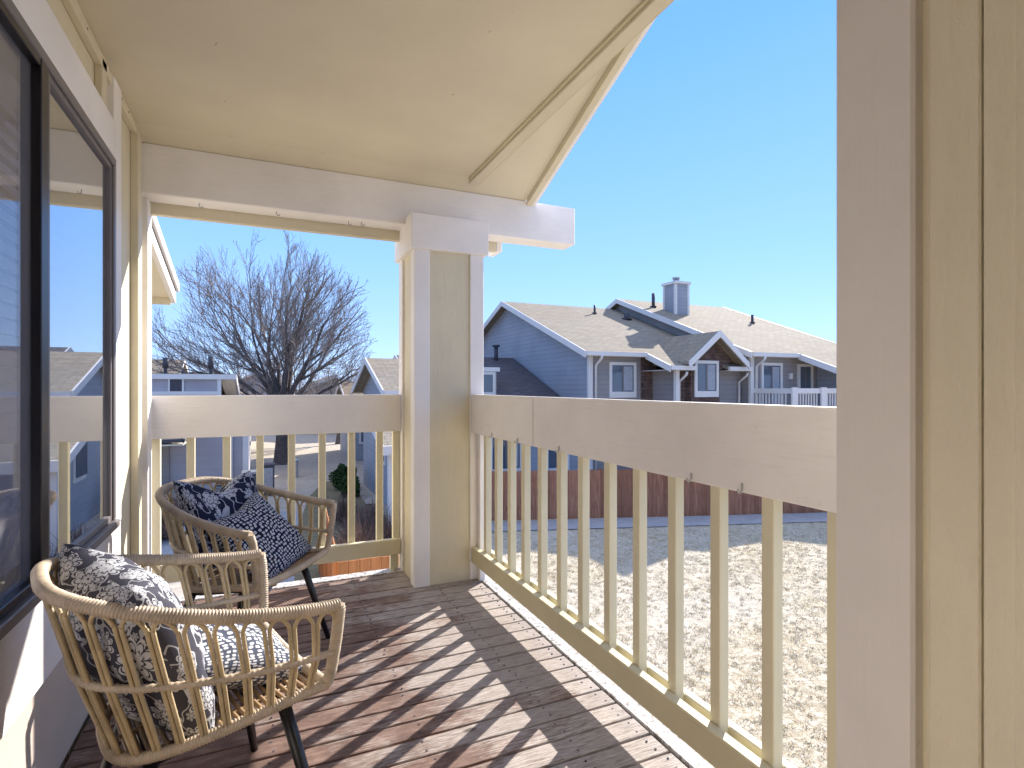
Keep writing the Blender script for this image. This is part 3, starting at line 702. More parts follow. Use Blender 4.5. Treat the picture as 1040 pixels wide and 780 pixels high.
# ------------------------------------------------------------------ the townhouse opposite
th = thing('townhouse', 'blue grey townhouse with tan shingle roofs and siding chimney behind the red brown fence', 'house', (15, 20, GZ))
P_ = .375
def tb(name, m, x0, x1, y0, y1, z0, z1, par=None, b=0): return obj(name, MB().box(x0, x1, y0, y1, z0, z1), m, par or th, b)
def roof_x(par, x0, x1, ya, za, yr, zr_, yb, m, t=.14):
    mb = MB(); zb = zr_ - (yb-yr)*(zr_-za)/(yr-ya)
    mb.prism_x([(ya, za), (yr, zr_), (yr, zr_-t), (ya, za-t)], x0, x1); mb.prism_x([(yr+.001, zr_), (yb, zb), (yb, zb-t), (yr+.001, zr_-t)], x0, x1)
    return obj('roof', mb, m, par)
def rake(par, x, ya, za, yr, zr_, yb=None, h=.24, m=None, w=.05):
    m = m or M['white']
    mb = MB(); mb.prism_x([(ya, za+.02), (yr, zr_+.02), (yr, zr_-h), (ya, za-h)], x-w, x); obj('rake_board', mb, m, par)
    if yb is not None:
        zb = zr_ - (yb-yr)*(zr_-za)/(yr-ya); mb = MB(); mb.prism_x([(yr+.001, zr_+.02), (yb, zb+.02), (yb, zb-h), (yr+.001, zr_-h)], x-w, x); obj('rake_board', mb, m, par)
def gable_walls(par, name, m, x0, x1, y0, y1, zb, roofz, yr):
    mb = MB(); e = .16
    mb.prism_x([(y0, zb), (y1, zb), (y1, roofz(y1)-e), (yr, roofz(yr)-e), (y0, roofz(y0)-e)], x0, x1); return obj(name, mb, m, par)
r1 = lambda y: 5.57 - P_*abs(y-26.4)
r2 = lambda y: 6.05 - P_*abs(y-25.8)
roof_x(th, 11.3, 18.39, 18.2, r1(18.2), 26.4, 5.57, 34.6, M['roof'])
rake(th, 11.3, 18.2, r1(18.2), 26.4, 5.57, 34.6)
roof_x(th, 18.05, 25.9, 16.4, r2(16.4), 25.8, 6.05, 35.2, M['roof'])
rake(th, 18.05, 16.4, r2(16.4), 25.8, 6.05, 35.2); rake(th, 25.95, 16.4, r2(16.4), 25.8, 6.05, 35.2)
gable_walls(th, 'gable_wall', M['side_blue'], 11.7, 11.9, 18.62, 34.2, GZ, r1, 26.4)
gable_walls(th, 'gable_wall', M['side_grey'], 18.4, 18.6, 16.82, 34.8, GZ, r2, 25.8)
gable_walls(th, 'gable_wall', M['side_grey'], 25.3, 25.5, 16.82, 34.8, GZ, r2, 25.8)
tb('front_wall', M['side_grey'], 11.9, 14.2, 18.62, 18.8, GZ, 2.45); tb('front_wall', M['brown'], 14.2, 15.0, 18.60, 18.8, GZ, 2.45)
tb('front_wall', M['side_grey'], 18.6, 25.3, 16.82, 17.0, GZ, 2.44)
tb('rear_wall', M['side_grey'], 11.9, 25.3, 34.0, 34.2, GZ, 2.4)
tb('corner_trim', M['white'], 11.66, 11.86, 18.58, 18.70, GZ, 2.4); tb('corner_trim', M['white'], 18.36, 18.56, 16.76, 16.88, GZ, 2.35)
# eaves and gutters
tb('gutter', M['white'], 11.3, 14.15, 18.08, 18.2, r1(18.2)-.16, r1(18.2)+.0); tb('gutter', M['white'], 18.05, 20.75, 16.28, 16.4, r2(16.4)-.16, r2(16.4)+.0)
tb('soffit', M['white'], 11.35, 14.15, 18.2, 18.6, r1(18.2)-.17, r1(18.2)-.15); tb('soffit', M['white'], 18.1, 20.75, 16.4, 16.8, r2(16.4)-.17, r2(16.4)-.15)
# projecting lower roof 1
z17 = r1(18.2) - P_*1.5
obj('roof', MB().prism_x([(16.7, z17), (18.19, r1(18.2)-.004), (18.19, r1(18.2)-.14), (16.7, z17-.14)], 14.15, 15.35).prism_x([(16.7, z17), (18.19, r1(18.2)-.004), (18.19, r1(18.2)-.14), (16.7, z17-.14)], 17.05, 18.36).prism_x([(17.3, z17+.225), (18.19, r1(18.2)-.004), (18.19, r1(18.2)-.14), (17.3, z17+.085)], 15.351, 17.049), M['roof'], th)
rake(th, 14.15, 16.7, z17, 18.19, r1(18.2))
tb('gutter', M['white'], 14.1, 15.35, 16.58, 16.7, z17-.16, z17); tb('gutter', M['white'], 17.05, 18.30, 16.58, 16.7, z17-.16, z17)
tb('soffit', M['white'], 14.2, 15.35, 16.7, 18.55, z17-.17, z17-.15); tb('soffit', M['white'], 17.05, 18.3, 16.7, 17.29, z17-.17, z17-.15)
tb('bay_wall', M['brown'], 14.95, 17.0, 17.28, 17.5, GZ, 3.15-1.0); tb('bay_wall', M['side_grey'], 17.0, 18.38, 17.30, 17.5, GZ, z17-.17)
tb('bay_wall', M['side_grey'], 14.80, 14.949, 17.2, 18.6, GZ, z17-.17)
tb('post', M['white'], 14.62, 14.79, 16.95, 17.10, GZ, z17-.17)
tb('corner_trim', M['white'], 14.88, 14.98, 17.2, 17.279, GZ, z17-.17)
# dormer
dm_ = MB(); ax, az, ex = 16.35, 3.32, 1.52
for sg in (-1, 1):
    pr_ = [(ax, az), (ax+sg*ex, az-.8*ex), (ax+sg*ex, az-.8*ex-.12), (ax, az-.12)]
    dm_.prism_y(pr_ if sg > 0 else pr_[::-1], 16.45, 20.6)
obj('dormer_roof', dm_, M['roof'], th)
for sg in (-1, 1):
    pr_ = [(ax, az+.02), (ax+sg*(ex+.02), az-.8*ex), (ax+sg*(ex+.02), az-.8*ex-.25), (ax, az-.24)]
    obj('rake_board', MB().prism_y(pr_ if sg > 0 else pr_[::-1], 16.38, 16.45), M['white'], th)
obj('dormer_wall', MB().prism_y([(ax-1.0, z17-.14), (ax+.7, z17-.14), (ax+1.25, az-.8*1.25-.1), (ax, az-.14), (ax-1.25, az-.8*1.25-.1)], 17.0, 17.2), M['brown'], th)
obj('dormer_wall', MB().box(ax-.95, ax+.55, 17.0, 17.27, GZ+3.5, z17-.14), M['brown'], th)
def window(par, x0, x1, z0, z1, y, sill=.0, m=None, split=True, fw=.12, curtain=True):
    o = bpy.data.objects.new('window', None); COL.objects.link(o); o.parent = par
    base = Vector((0,0,0)); q = par
    while q: base += Vector(q.location); q = q.parent
    o.location = Vector(((x0+x1)/2, y, z0)) - base
    f = MB(); f.box(x0-fw, x1+fw, y-.07, y, z1, z1+fw); f.box(x0-fw, x1+fw, y-.07, y, z0-fw-sill, z0); f.box(x0-fw, x0, y-.07, y, z0, z1); f.box(x1, x1+fw, y-.07, y, z0, z1)
    obj('frame', f, m or M['white'], o)
    obj('pane', MB().box(x0, x1, y-.03, y-.012, z0, z1), M['glass_far'], o)
    if split: obj('mullion', MB().box((x0+x1)/2-.03, (x0+x1)/2+.03, y-.05, y-.031, z0, z1), M['metal_grey'], o)
    if curtain: obj('curtain', MB().box((x0+x1)/2+.05, x1-.05, y-.036, y-.031, z0+.05, z1-.05), M['curtain'], o)
    return o
window(th, 12.75, 13.82, .92, 2.0, 18.62, .12)
window(th, 15.66, 16.66, .95, 2.05, 16.98, .12)
# ground floor windows seen between the balusters
window(th, 12.6, 13.9, -1.8, -.55, 18.62); window(th, 15.5, 16.6, -1.8, -.55, 17.28)
# sliding door, lamp, small window and balcony
window(th, 19.1, 20.1, .05, 2.02, 16.82, 0)
window(th, 21.3, 22.0, .9, 2.0, 16.82, 0, curtain=False)
tb('porch_lamp', M['white'], 20.62, 20.74, 16.68, 16.80, 1.45, 1.70); tb('partition', M['side_blue'], 22.4, 22.6, 14.9, 16.8, -.1, 2.1)
z3 = r2(16.4) - P_*1.8
obj('roof', MB().prism_x([(14.6, z3), (16.39, r2(16.4)-.004), (16.39, r2(16.4)-.14), (14.6, z3-.14)], 20.75, 25.9), M['roof'], th)
rake(th, 20.75, 14.6, z3, 16.39, r2(16.4)); tb('gutter', M['white'], 20.7, 25.9, 14.48, 14.6, z3-.16, z3)
bal = bpy.data.objects.new('balcony', None); COL.objects.link(bal); bal.parent = th; bal.location = Vector((20, 15, 0)) - th.location
tb('slab', M['white'], 18.55, 25.4, 14.95, 16.8, -.25, -.05, bal)
tb('rail', M['white'], 18.55, 18.65, 15.0, 16.8, .86, 1.06, bal); tb('rail', M['white'], 18.66, 25.3, 15.0, 15.1, .86, 1.06, bal)
tb('rail', M['white'], 18.56, 18.64, 15.1, 16.8, .05, .13, bal); tb('rail', M['white'], 18.66, 25.3, 15.01, 15.09, .05, .13, bal)
for x in (18.55, 20.2, 25.2): tb('post', M['white'], x, x+.3, 14.93, 14.999, -.05, 1.1 if x < 25 else z3-.15, bal)
tb('post', M['white'], 23.1, 23.3, 14.93, 15.14, -.05, z3-.15, bal)
x = 18.95
while x < 25.1:
    if not (20.15 < x < 20.5): tb('baluster', M['white'], x, x+.045, 15.03, 15.07, .13, .86, bal)
    x += .155
y = 15.25
while y < 16.75: tb('baluster', M['white'], 18.58, 18.62, y, y+.045, .13, .86, bal); y += .155
# chimney
chm = bpy.data.objects.new('chimney', None); COL.objects.link(chm); chm.parent = th; chm.location = Vector((20.1, 23.3, 4.5)) - th.location
tb('shaft', M['side_blue'], 19.66, 20.56, 22.85, 23.8, 4.2, 6.55, chm); tb('cap', M['white'], 19.58, 20.64, 22.77, 23.88, 6.55, 6.68, chm)
for (a, b_) in ((19.635, 22.825), (20.455, 22.825), (19.635, 23.695)): tb('corner_trim', M['white'], a, a+.13, b_, b_+.13, 4.2, 6.549, chm)
obj('flue', MB().tube([(20.1, 23.3, 6.68), (20.1, 23.3, 6.88)], .17, 16), M['steel'], chm)
obj('flue_cap', MB().tube([(20.1, 23.3, 6.885), (20.1, 23.3, 6.96)], .22, 16), M['steel'], chm)
for (x, y, h, r) in ((19.3, 24.2, .75, .09), (24.0, 21.8, .45, .07), (16.0, 24.9, .45, .06), (17.4, 24.0, .3, .14)):
    rz_ = (r1 if x < 18 else r2)(y)
    obj('vent_pipe', MB().tube([(x, y, rz_-.1), (x, y, rz_+h)], r, 10).tube([(x, y, rz_), (x, y, rz_+.06)], r*2.0, 10), M['pipe'], th)
# downspouts
for (x, y, zt) in ((11.95, 18.5, 2.35), (14.9, 17.1, 1.7), (18.2, 17.22, 1.7), (18.62, 16.7, 2.35)):
    obj('downspout', MB().tube([(x, y-.45, zt), (x, y-.40, zt-.12), (x, y, zt-.38), (x, y, GZ)], .05, 8), M['white'], th)
# low wing on the left of the gable
zw = lambda y: 2.6 - .38*(25.7-y)
obj('roof', MB().prism_x([(18.3, zw(18.3)), (25.7, 2.6), (25.7, 2.46), (18.3, zw(18.3)-.14)], 5.6, 11.6), M['roof_dark'], th)  # dark shingles paint in the shade of the taller house
obj('roof', MB().prism_x([(25.701, 2.6), (33, -.17), (33, -.31), (25.701, 2.46)], 5.6, 11.6), M['roof_dark'], th)
tb('wing_wall', M['side_blue'], 5.9, 11.69, 18.7, 18.9, GZ, zw(18.7)-.15)
obj('wing_wall', MB().prism_x([(18.9, GZ), (32.5, GZ), (32.5, -.2), (25.7, 2.45), (18.9, zw(18.9)-.15)], 5.9, 6.1), M['side_blue'], th)
tb('gutter', M['white'], 5.6, 11.6, 18.18, 18.3, zw(18.3)-.16, zw(18.3)); rake(th, 5.6, 18.3, zw(18.3), 25.7, 2.6, 33)
obj('vent_pipe', MB().tube([(10.5, 25.3, 2.3), (10.5, 25.3, 3.1)], .10, 10).tube([(10.5, 25.3, 3.1), (10.5, 25.3, 3.2)], .19, 10), M['pipe'], th)
tb('dormer_wall', M['side_grey'], 7.2, 8.75, 21.0, 23.5, .0, 1.75)
tb('dormer_roof', M['white'], 7.1, 8.85, 20.9, 23.9, 1.75, 1.92); window(th, 7.4, 8.55, .9, 1.62, 21.0, 0, split=False, curtain=False)
window(th, 9.9, 10.7, -2.0, -.5, 18.7); window(th, 7.6, 8.7, -1.9, -.6, 18.7)

# red-brown fence in front of it
# orange cedar patio fences close below
def pfence(label, a, b_, top, m=None, name='patio_fence', group='cedar patio fences', step=None):
    m = m or M['cedar']
    a = Vector((*a, GZ)); b_ = Vector((*b_, GZ)); t = thing(name, label, 'fence', tuple(a), group)
    d = (b_-a); L = d.length; d.normalize(); n = Vector((-d.y, d.x, 0)); mb = MB(); k = 0
    while k < L:
        h = top - GZ + random.uniform(-.01, .01); p = a + d*(k+.066)
        mb.beam(p + Vector((0,0,h/2)) - Vector((0,0,h/2)), p + Vector((0,0,h)), .018, .13, up=tuple(d)); k += .138
    obj('boards', mb, m, t)
    for z in (.35, 1.25): obj('rail', MB().beam(a + Vector((0,0,z)) + n*.03, b_ + Vector((0,0,z)) + n*.03, .04, .085), m, t)
    k = 0
    while k <= L: p = a + d*k + n*.10; obj('post', MB().box(p.x-.045, p.x+.045, p.y-.045, p.y+.045, GZ, top+.03), m, t); k += step or L/3
pfence('long red brown cedar board fence across the lawn below the townhouse', (5.2, 16.35), (23.5, 10.15), GZ+1.535, M['fence_red'], 'wooden_fence', None, 2.4)
pfence('orange cedar patio fence panel seen under the short end railing', (.84, 7.2), (2.3, 7.28), -1.09)
pfence('low orange cedar fence running away beside the flower bed', (1.05, 9.0), (1.25, 13.0), -1.55)
pfence('weathered cedar fence half hidden behind the far wicker chair', (-4.0, 6.6), (-.7, 6.5), -1.15)

# ------------------------------------------------------------------ houses on the left and in the distance
# neighbour unit: eave and rake beyond our wall
nu = thing('neighbour_eave', 'white edged roof overhang of the adjoining unit at the left of the sky', 'roof', (-1.5, 6, 2.2))
zn = lambda y: 2.53 - .24*(y-5.85)
X1 = -.93
obj('roof', MB().prism_x([(3.96, zn(3.96)+.05), (7.4, zn(7.4)+.05), (7.4, zn(7.4)+.14), (3.96, zn(3.96)+.14)], -4, X1), M['roof_dark'], nu)
obj('soffit', MB().prism_x([(3.96, zn(3.96)-.03), (7.36, zn(7.36)-.03), (7.36, zn(7.36)+.04), (3.96, zn(3.96)+.04)], -4, X1-.05), M['ceiling'], nu)
obj('rake_board', MB().prism_x([(3.96, zn(3.96)-.08), (7.4, zn(7.4)-.08), (7.4, zn(7.4)+.10), (3.96, zn(3.96)+.10)], X1-.045, X1), M['white'], nu)
obj('rake_board', MB().prism_x([(3.96, zn(3.96)+.06), (7.44, zn(7.4)+.06), (7.44, zn(7.4)+.16), (3.96, zn(3.96)+.16)], X1+.001, X1+.03), M['white'], nu)
obj('eave_board', MB().box(-4, X1-.05, 7.37, 7.41, zn(7.4)-.10, zn(7.4)+.04), M['tan'], nu)
obj('wall', MB().box(-4, -1.35, 3.96, 6.9, GZ, 2.25), M['tan_panel'], nu)

def gable_house(label, name, x0, x1, y0, y1, ze, pitch, axis, wm_, rm, oh=.4, group=None, wins=()):
    t = thing(name, label, 'house', ((x0+x1)/2, y0, GZ), group)
    if axis == 'x':
        yr = (y0+y1)/2; zt = ze + pitch*(yr-y0+oh)
        f = lambda y: zt - pitch*abs(y-yr)
        gable_walls(t, 'wall', wm_, x0, x1, y0, y1, GZ, f, yr)
        roof_x(t, x0-oh, x1+oh, y0-oh, ze, yr, zt, y1+oh, rm)
        rake(t, x0-oh, y0-oh, ze, yr, zt, y1+oh, .2); rake(t, x1+oh+.05, y0-oh, ze, yr, zt, y1+oh, .2)
        obj('gutter', MB().box(x0-oh, x1+oh, y0-oh-.1, y0-oh, ze-.16, ze), M['white'], t)
    else:
        xr = (x0+x1)/2; zt = ze + pitch*(xr-x0+oh)
        g = lambda x: zt - pitch*abs(x-xr)
        obj('wall', MB().prism_y([(x0, GZ), (x1, GZ), (x1, g(x1)-.16), (xr, zt-.16), (x0, g(x0)-.16)], y0, y1), wm_, t)
        mb = MB(); mb.prism_y([(x0-oh, ze-.14), (xr, zt-.14), (xr, zt), (x0-oh, ze)], y0-oh, y1+oh); mb.prism_y([(xr+.001, zt-.14), (x1+oh, ze-.14), (x1+oh, ze), (xr+.001, zt)], y0-oh, y1+oh)
        obj('roof', mb, rm, t)
        for sg in (-1, 1):
            e = x0-oh if sg < 0 else x1+oh; pl = [(xr, zt+.02), (e, ze+.02), (e, ze-.22), (xr, zt-.22)]
            obj('rake_board', MB().prism_y(pl if sg > 0 else pl[::-1], y0-oh-.05, y0-oh-.001), M['white'], t)
    for (a, b_, c_, d_) in wins: window(t, a, b_, c_, d_, y0, 0)
    return t
# right of centre: gable towards us on the left side (faces -X)
rh = gable_house('low blue grey house with steep looking white edged gable right of the bare tree', 'low_house', 3.9, 6.3, 18.2, 24.3, 1.0, .35, 'x', M['side_blue'], M['roof'], .4)
obj('window', MB().box(3.80, 3.899, 19.6, 20.5, -1.5, -.5), M['glass_far'], rh)
obj('window_trim', MB().box(3.86, 3.898, 19.45, 20.65, -1.65, -.35), M['white'], rh)
obj('porch_roof', MB().prism_x([(15.2, -.55), (18.2, .35), (18.2, .2), (15.2, -.7)], 3.0, 5.8), M['roof'], rh)
obj('porch_fascia', MB().box(2.95, 5.8, 15.1, 15.2, -.75, -.5), M['white'], rh); rake(rh, 3.0, 15.2, -.55, 18.2, .35, None, .2)
for x in (3.15, 4.4): obj('porch_post', MB().box(x, x+.16, 15.4, 15.56, GZ, -.68), M['white'], rh)
obj('front_door', MB().box(4.3, 5.2, 18.13, 18.19, GZ+.1, GZ+2.1), M['pipe'], rh)
# left: building with the high clerestory band and shed roof falling away
lh = thing('shed_roof_house', 'pale grey house with flat topped clerestory band and lavender wall at the far left', 'house', (-5, 25, GZ))
obj('wall', MB().box(-14, -.62, 25.3, 31, GZ, .35), M['side_pale'], lh)
obj('clerestory_wall', MB().box(-14, -1.60, 25.15, 25.5, .35, 1.42), M['side_pale'], lh)
obj('clerestory_trim', MB().box(-14, -1.05, 25.0, 25.14, 1.42, 1.62), M['white'], lh); obj('clerestory_trim', MB().box(-14, -1.58, 25.08, 25.14, .80, .94), M['white'], lh)
obj('clerestory_trim', MB().box(-1.72, -1.58, 25.06, 25.14, .35, 1.42), M['white'], lh)
obj('clerestory_trim', MB().box(-3.42, -3.36, 25.09, 25.14, .94, 1.42), M['white'], lh); obj('clerestory_vent', MB().box(-3.36, -2.95, 25.09, 25.14, .96, 1.40), M['pipe'], lh); obj('clerestory_trim', MB().box(-2.95, -2.88, 25.09, 25.14, .94, 1.42), M['white'], lh)
obj('roof', MB().prism_x([(25.15, 1.50), (30.5, .30), (30.5, .44), (25.15, 1.64)], -14, -1.05), M['roof_far'], lh)
obj('soffit', MB().prism_x([(25.2, 1.36), (30.4, .18), (30.4, .28), (25.2, 1.48)], -1.59, -1.10), M['ceiling'], lh)
rake(lh, -1.02, 25.15, 1.62, 30.5, .44, None, .28)
obj('corner_trim', MB().box(-.80, -.58, 25.1, 25.29, GZ, .3), M['white'], lh); obj('corner_trim', MB().box(-1.32, -1.18, 25.15, 25.29, GZ, .3), M['white'], lh)
obj('porch_roof', MB().prism_x([(22.8, -.75), (25.3, .1), (25.3, -.02), (22.8, -.87)], -9, -2.6), M['roof_dark'], lh)
rake(lh, -2.6, 22.8, -.72, 25.3, .13, None, .2); obj('porch_soffit', MB().box(-9, -2.65, 22.85, 25.28, -.98, -.93), M['ceiling'], lh)
obj('garage_door', MB().box(-6.4, -3.4, 25.2, 25.29, GZ, GZ+1.9), M['side_grey'], lh)
for (x, y, z0, h) in ((-3.65, 26.2, 1.2, 1.1), (-2.05, 26.4, 1.1, 1.3)):
    obj('vent_pipe', MB().tube([(x, y, z0), (x, y, z0+h)], .075, 10).tube([(x, y, z0+h*.62), (x, y, z0+h)], .11, 10), M['pipe'], lh)
# houses further away
gable_house('brown roofed house with white gable edge behind the pale grey house', 'distant_house', -6.2, -.9, 36, 46, .35, .55, 'y', M['side_far'], M['roof_far'])
gable_house('wide brown shingled house at the far left behind the vent pipes', 'distant_house', -20, -5.6, 41, 50, 1.1, .40, 'x', M['side_far'], M['roof_far'], wins=((-9, -8, -1, .3),))
gable_house('small distant house with pale gable edges behind the trunk of the big tree', 'distant_house', 3.0, 8.6, 52, 60, .6, .5, 'y', M['side_far'], M['roof_far'])
gable_house('distant grey house past the tree on the left of the low blue house', 'distant_house', 8.5, 17, 48, 56, 1.2, .36, 'x', M['side_pale'], M['roof_far'], wins=((9.5, 10.5, -1.5, -.3), (12, 13, -1.5, -.3)))
gable_house('shaded distant house with white windows in the gap beside the low blue house', 'distant_house', 4.6, 12, 32, 38, .2, .36, 'x', M['side_blue'], M['roof_far'], wins=((5.0, 5.8, -2, -.9), (6.6, 7.4, -2, -.9)))
gable_house('pale distant house beyond the left end of the street', 'distant_house', -2.5, 1.5, 62, 70, 1.6, .5, 'y', M['side_pale'], M['roof_far'])

# ------------------------------------------------------------------ trees
def bare_tree(name, label, base, H, spread, trunk_r, seed, levels=6, twig_n=4, group=None, fork=2.2, nlimb=7, tw=.011, wide=None, shift=0):
    rr = random.Random(seed); t = thing(name, label, 'tree', base, group); tr = MB(); cr = MB()
    b = Vector(base); wide = wide or H*.45; ec = b + Vector((shift, 0, H*.53)); er = Vector((wide, wide, H*.47)); cnt = [0]
    def inside(p, k=1.0):
        q = p - ec; return (q.x/er.x)**2 + (q.y/er.y)**2 + (q.z/er.z)**2 < k
    def perp(d):
        a = Vector((rr.gauss(0,1), rr.gauss(0,1), rr.gauss(0,1))); a = a - d*a.dot(d); return a.normalized()
    def grow(p, d, L, r, lev):
        n = 6 if lev < 3 else 4; pts = [p.copy()]; rad = [r]; q = p.copy(); dd = d.copy(); r2_ = max(tw*.55, r*(.66 if lev < levels-1 else .5)); lim = rr.uniform(.82, 1.08)
        for i in range(n):
            dd = (dd + perp(dd)*rr.uniform(.03, .11) + Vector((0, 0, .035))).normalized(); q = q + dd*(L/n)
            pts.append(q.copy()); rad.append(r + (r2_-r)*(i+1)/n)
            if not inside(q, lim) and lev > 1: break
        cnt[0] += 1
        (tr if lev < 3 else cr).tube(pts, rad, 8 if lev < 2 else (5 if lev < 3 else 3), cap=False)
        if lev >= levels or cnt[0] > 16000: return
        if inside(q, lim):
            for k in range(2):
                ang = R(rr.uniform(12, 30)); nd = dd*math.cos(ang) + perp(dd)*math.sin(ang); out = (q-ec); out.z *= .6
                nd = (nd + out.normalized()*.16).normalized()
                grow(q, nd, L*rr.uniform(.66, .88), max(tw, r2_*rr.uniform(.72, .9)), lev+1)
        m = len(pts)-1
        for k in range(twig_n if lev >= 2 else 3):
            i = min(m, 1 + k*max(1, m//max(1, twig_n))) if lev >= 2 else rr.randint(2, max(2, m)); i = min(i, m)
            ang = R(rr.uniform(24, 46)); nd = (dd*math.cos(ang) + perp(dd)*math.sin(ang)).normalized(); nd.z += .12; nd.normalize()
            grow(pts[i], nd, L*rr.uniform(.42, .62), max(tw, rad[i]*.38), max(lev+2, 3) if lev > 1 else lev+2)
    tr.tube([b + Vector((0,0,-.1)), b + Vector((0,0,.15)), b + Vector((0.03,0,fork*.4)), b + Vector((.0,.02,fork))], [trunk_r*1.7, trunk_r*1.25, trunk_r, trunk_r*.85], 12, cap=False)
    for k in range(nlimb):
        a = 6.283*(k*.381966*1.0) + rr.uniform(-.3, .3); el = R(8 + 58*((k+.5)/nlimb)**.75)
        d = Vector((math.cos(a)*math.sin(el)*spread, math.sin(a)*math.sin(el)*spread, math.cos(el))).normalized()
        grow(b + Vector((0, 0, fork*(1.0 - .32*(k/nlimb)))), d, (H-fork)*rr.uniform(.27, .33), trunk_r*(.50 - .24*k/nlimb), 1)
    obj('trunk', tr, M['bark'], t); obj('crown', cr, M['twig'], t)
    return t
bare_tree('bare_tree', 'large bare deciduous tree with a broad fan crown at the centre left', (.9, 32.4, GZ), 12.6, 1.0, .36, 21, 7, 3, fork=3.3, nlimb=16, tw=.0095, wide=5.5, shift=-.8)
specs = [(-1.6, 44, 7.5, 3), (5.0, 42, 6.5, 4), (8.0, 64, 8.5, 5), (-9, 56, 8.5, 6), (3.2, 70, 8, 8), (14.5, 62, 8.5, 9), (33, 42, 9.6, 11), (50, 46, 10.5, 12), (22, 50, 10.6, 13)]
lab = ['thin bare tree behind the trunk of the big tree', 'small bare tree left of the low blue grey house', 'bare tree far beyond the low blue grey house', 'bare tree far behind the brown roofed houses on the left', 'faint bare tree at the end of the street', 'bare tree top showing past the shingle roof of the low house', 'bare treetop peeking over the ridge of the townhouse', 'bare treetop beyond the right end of the townhouse roof', 'twiggy treetop rising behind the townhouse ridge beside the higher roof']
for (x, y, h, s_), l_ in zip(specs, lab):
    bare_tree('distant_tree', l_, (x, y, GZ), h, 1.0, .2, s_, 5, 3, group='bare trees in the distance', fork=1.8, nlimb=7, tw=.018)
def shrub(name, label, loc, rx, h, n, m, leaf, seed, twiggy=False):
    r_ = np.random.default_rng(seed); t = thing(name, label, 'shrub', loc)
    if twiggy:
        mb = MB()
        for k in range(n):
            a = r_.random()*6.283; el = r_.random()*1.1; L = h*(.6+.5*r_.random())
            d = Vector((math.cos(a)*math.sin(el)*rx/h*1.4, math.sin(a)*math.sin(el)*rx/h*1.4, math.cos(el)))
            p = Vector(loc); q = p + d*L*.5 + Vector(r_.normal(size=3))*.04; mb.tube([p, q, q + d*L*.5 + Vector(r_.normal(size=3))*.08], [.012, .008, .004], 3, cap=False)
        obj('twigs', mb, m, t)
    else:
        d = r_.normal(size=(n, 3)); d /= np.linalg.norm(d, axis=1)[:, None]; rad = (.55 + .45*r_.random(n))
        lump = 1 + .14*np.sin(d[:,0]*7+seed) + .12*np.sin(d[:,1]*6+d[:,2]*5)
        c = d*(rad*lump)[:, None]*np.array([rx, rx, h*.52]) + np.array(loc) + np.array([0, 0, h*.46]); mb = MB(); V = []; F = []
        for k in range(n):
            u = Vector(r_.normal(size=3)).normalized(); w = u.orthogonal().normalized()
            p = Vector(c[k]); V += [p+u*leaf, p+w*leaf*.6, p-u*leaf, p-w*leaf*.6]; F.append((4*k, 4*k+1, 4*k+2, 4*k+3))
        mb.add(V, F); obj('foliage', mb, m, t)
        obj('stem', MB().tube([Vector(loc), Vector(loc)+Vector((0,0,h*.5))], .05, 6), M['bark'], t)
    return t
shrub('hedge', 'rounded dark green hedge on the lawn left of the low blue house', (2.95, 23.2, GZ), .50, 1.05, 3500, M['hedge'], .05, 3)
shrub('hedge', 'second dark green hedge just in front of the rounded one', (2.95, 21.6, GZ), .42, .8, 2500, M['hedge'], .05, 4)
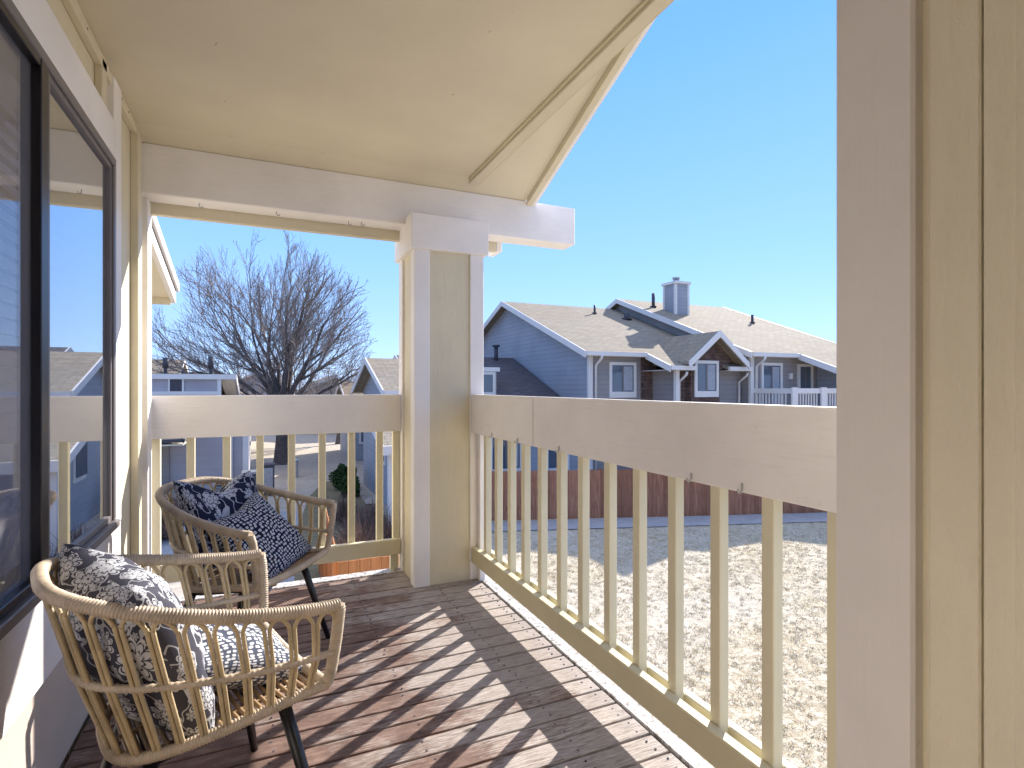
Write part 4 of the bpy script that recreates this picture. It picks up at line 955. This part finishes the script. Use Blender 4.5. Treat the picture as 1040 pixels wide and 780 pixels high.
for i, (x, y, l_) in enumerate(((1.75, 12.2, 'low leafless shrub seen just above the bottom rail of the end railing'), (2.15, 14.3, 'leafless shrub between the nearest two leafless shrubs and the porch'), (2.75, 15.6, 'leafless shrub right against the foot of the white porch post'), (2.4, 15.2, 'leafless brown shrub beside the white porch post'), (2.0, 13.2, 'leafless brown shrub nearest the end railing'), (2.9, 13.9, 'leafless shrub under the porch of the low blue house'), (2.2, 17.2, 'leafless shrub between the hedges and the white porch'))):
    s_ = shrub('bare_shrub', l_, (x, y, GZ), .62, .95, 240, M['shrub'], .03, 20+i, True); s_['group'] = 'leafless shrubs in the flower bed'
shrub('round_shrub', 'round reddish brown shrub against the lavender wall at the left', (-2.7, 17.6, GZ), .7, 1.3, 4500, M['shrub'], .05, 9)

# utility boxes and air conditioners
def ac(loc, label):
    t = thing('air_conditioner', label, 'air conditioner', loc, 'air conditioners'); x, y, z = loc; s_ = .42
    obj('pad', MB().box(x-.5, x+.5, y-.5, y+.5, z, z+.07), M['mulch'], t)
    obj('cabinet', MB().box(x-s_, x+s_, y-s_, y+s_, z+.071, z+.82), plain('unit_grille', (.10, .11, .12), .5), t, .03)
    f = MB()
    for a in (-s_, s_):
        for b_ in (-s_, s_): f.box(x+a-.03, x+a+.03, y+b_-.03, y+b_+.03, z+.071, z+.84)
    f.box(x-s_-.02, x+s_+.02, y-s_-.02, y+s_+.02, z+.84, z+.90); obj('casing', f, M['steel'], t)
    g = MB()
    for k in range(12): g.box(x-s_-.006, x+s_+.006, y-s_-.008, y-s_-.003, z+.12+k*.057, z+.135+k*.057)
    obj('grille', g, M['steel'], t)
ac((-1.15, 21.6, GZ), 'grey air conditioner on a pad by the white corner trim'); ac((-.35, 23.6, GZ), 'air conditioner behind the first one, beside the utility cabinets')
def cabinet(label, x, y, w, h, m):
    t = thing('utility_cabinet', label, 'utility box', (x, y, GZ), 'utility cabinets')
    obj('body', MB().box(x-w/2, x+w/2, y, y+.5, GZ, GZ+h), m, t, .02); obj('lid', MB().box(x-w/2-.03, x+w/2+.03, y-.03, y+.53, GZ+h, GZ+h+.06), m, t, .01)
    obj('door', MB().box(x-w/2+.06, x+w/2-.06, y-.012, y-.001, GZ+.15, GZ+h-.08), M['steel'], t)
cabinet('tall dark utility cabinet beside the air conditioners', .05, 23.0, .62, 1.15, plain('brown_cabinet', (.12, .10, .10), .6))
cabinet('short pale utility pedestal standing in the sunlit turf right of the trunk', 1.25, 27.2, .36, .75, M['steel'])
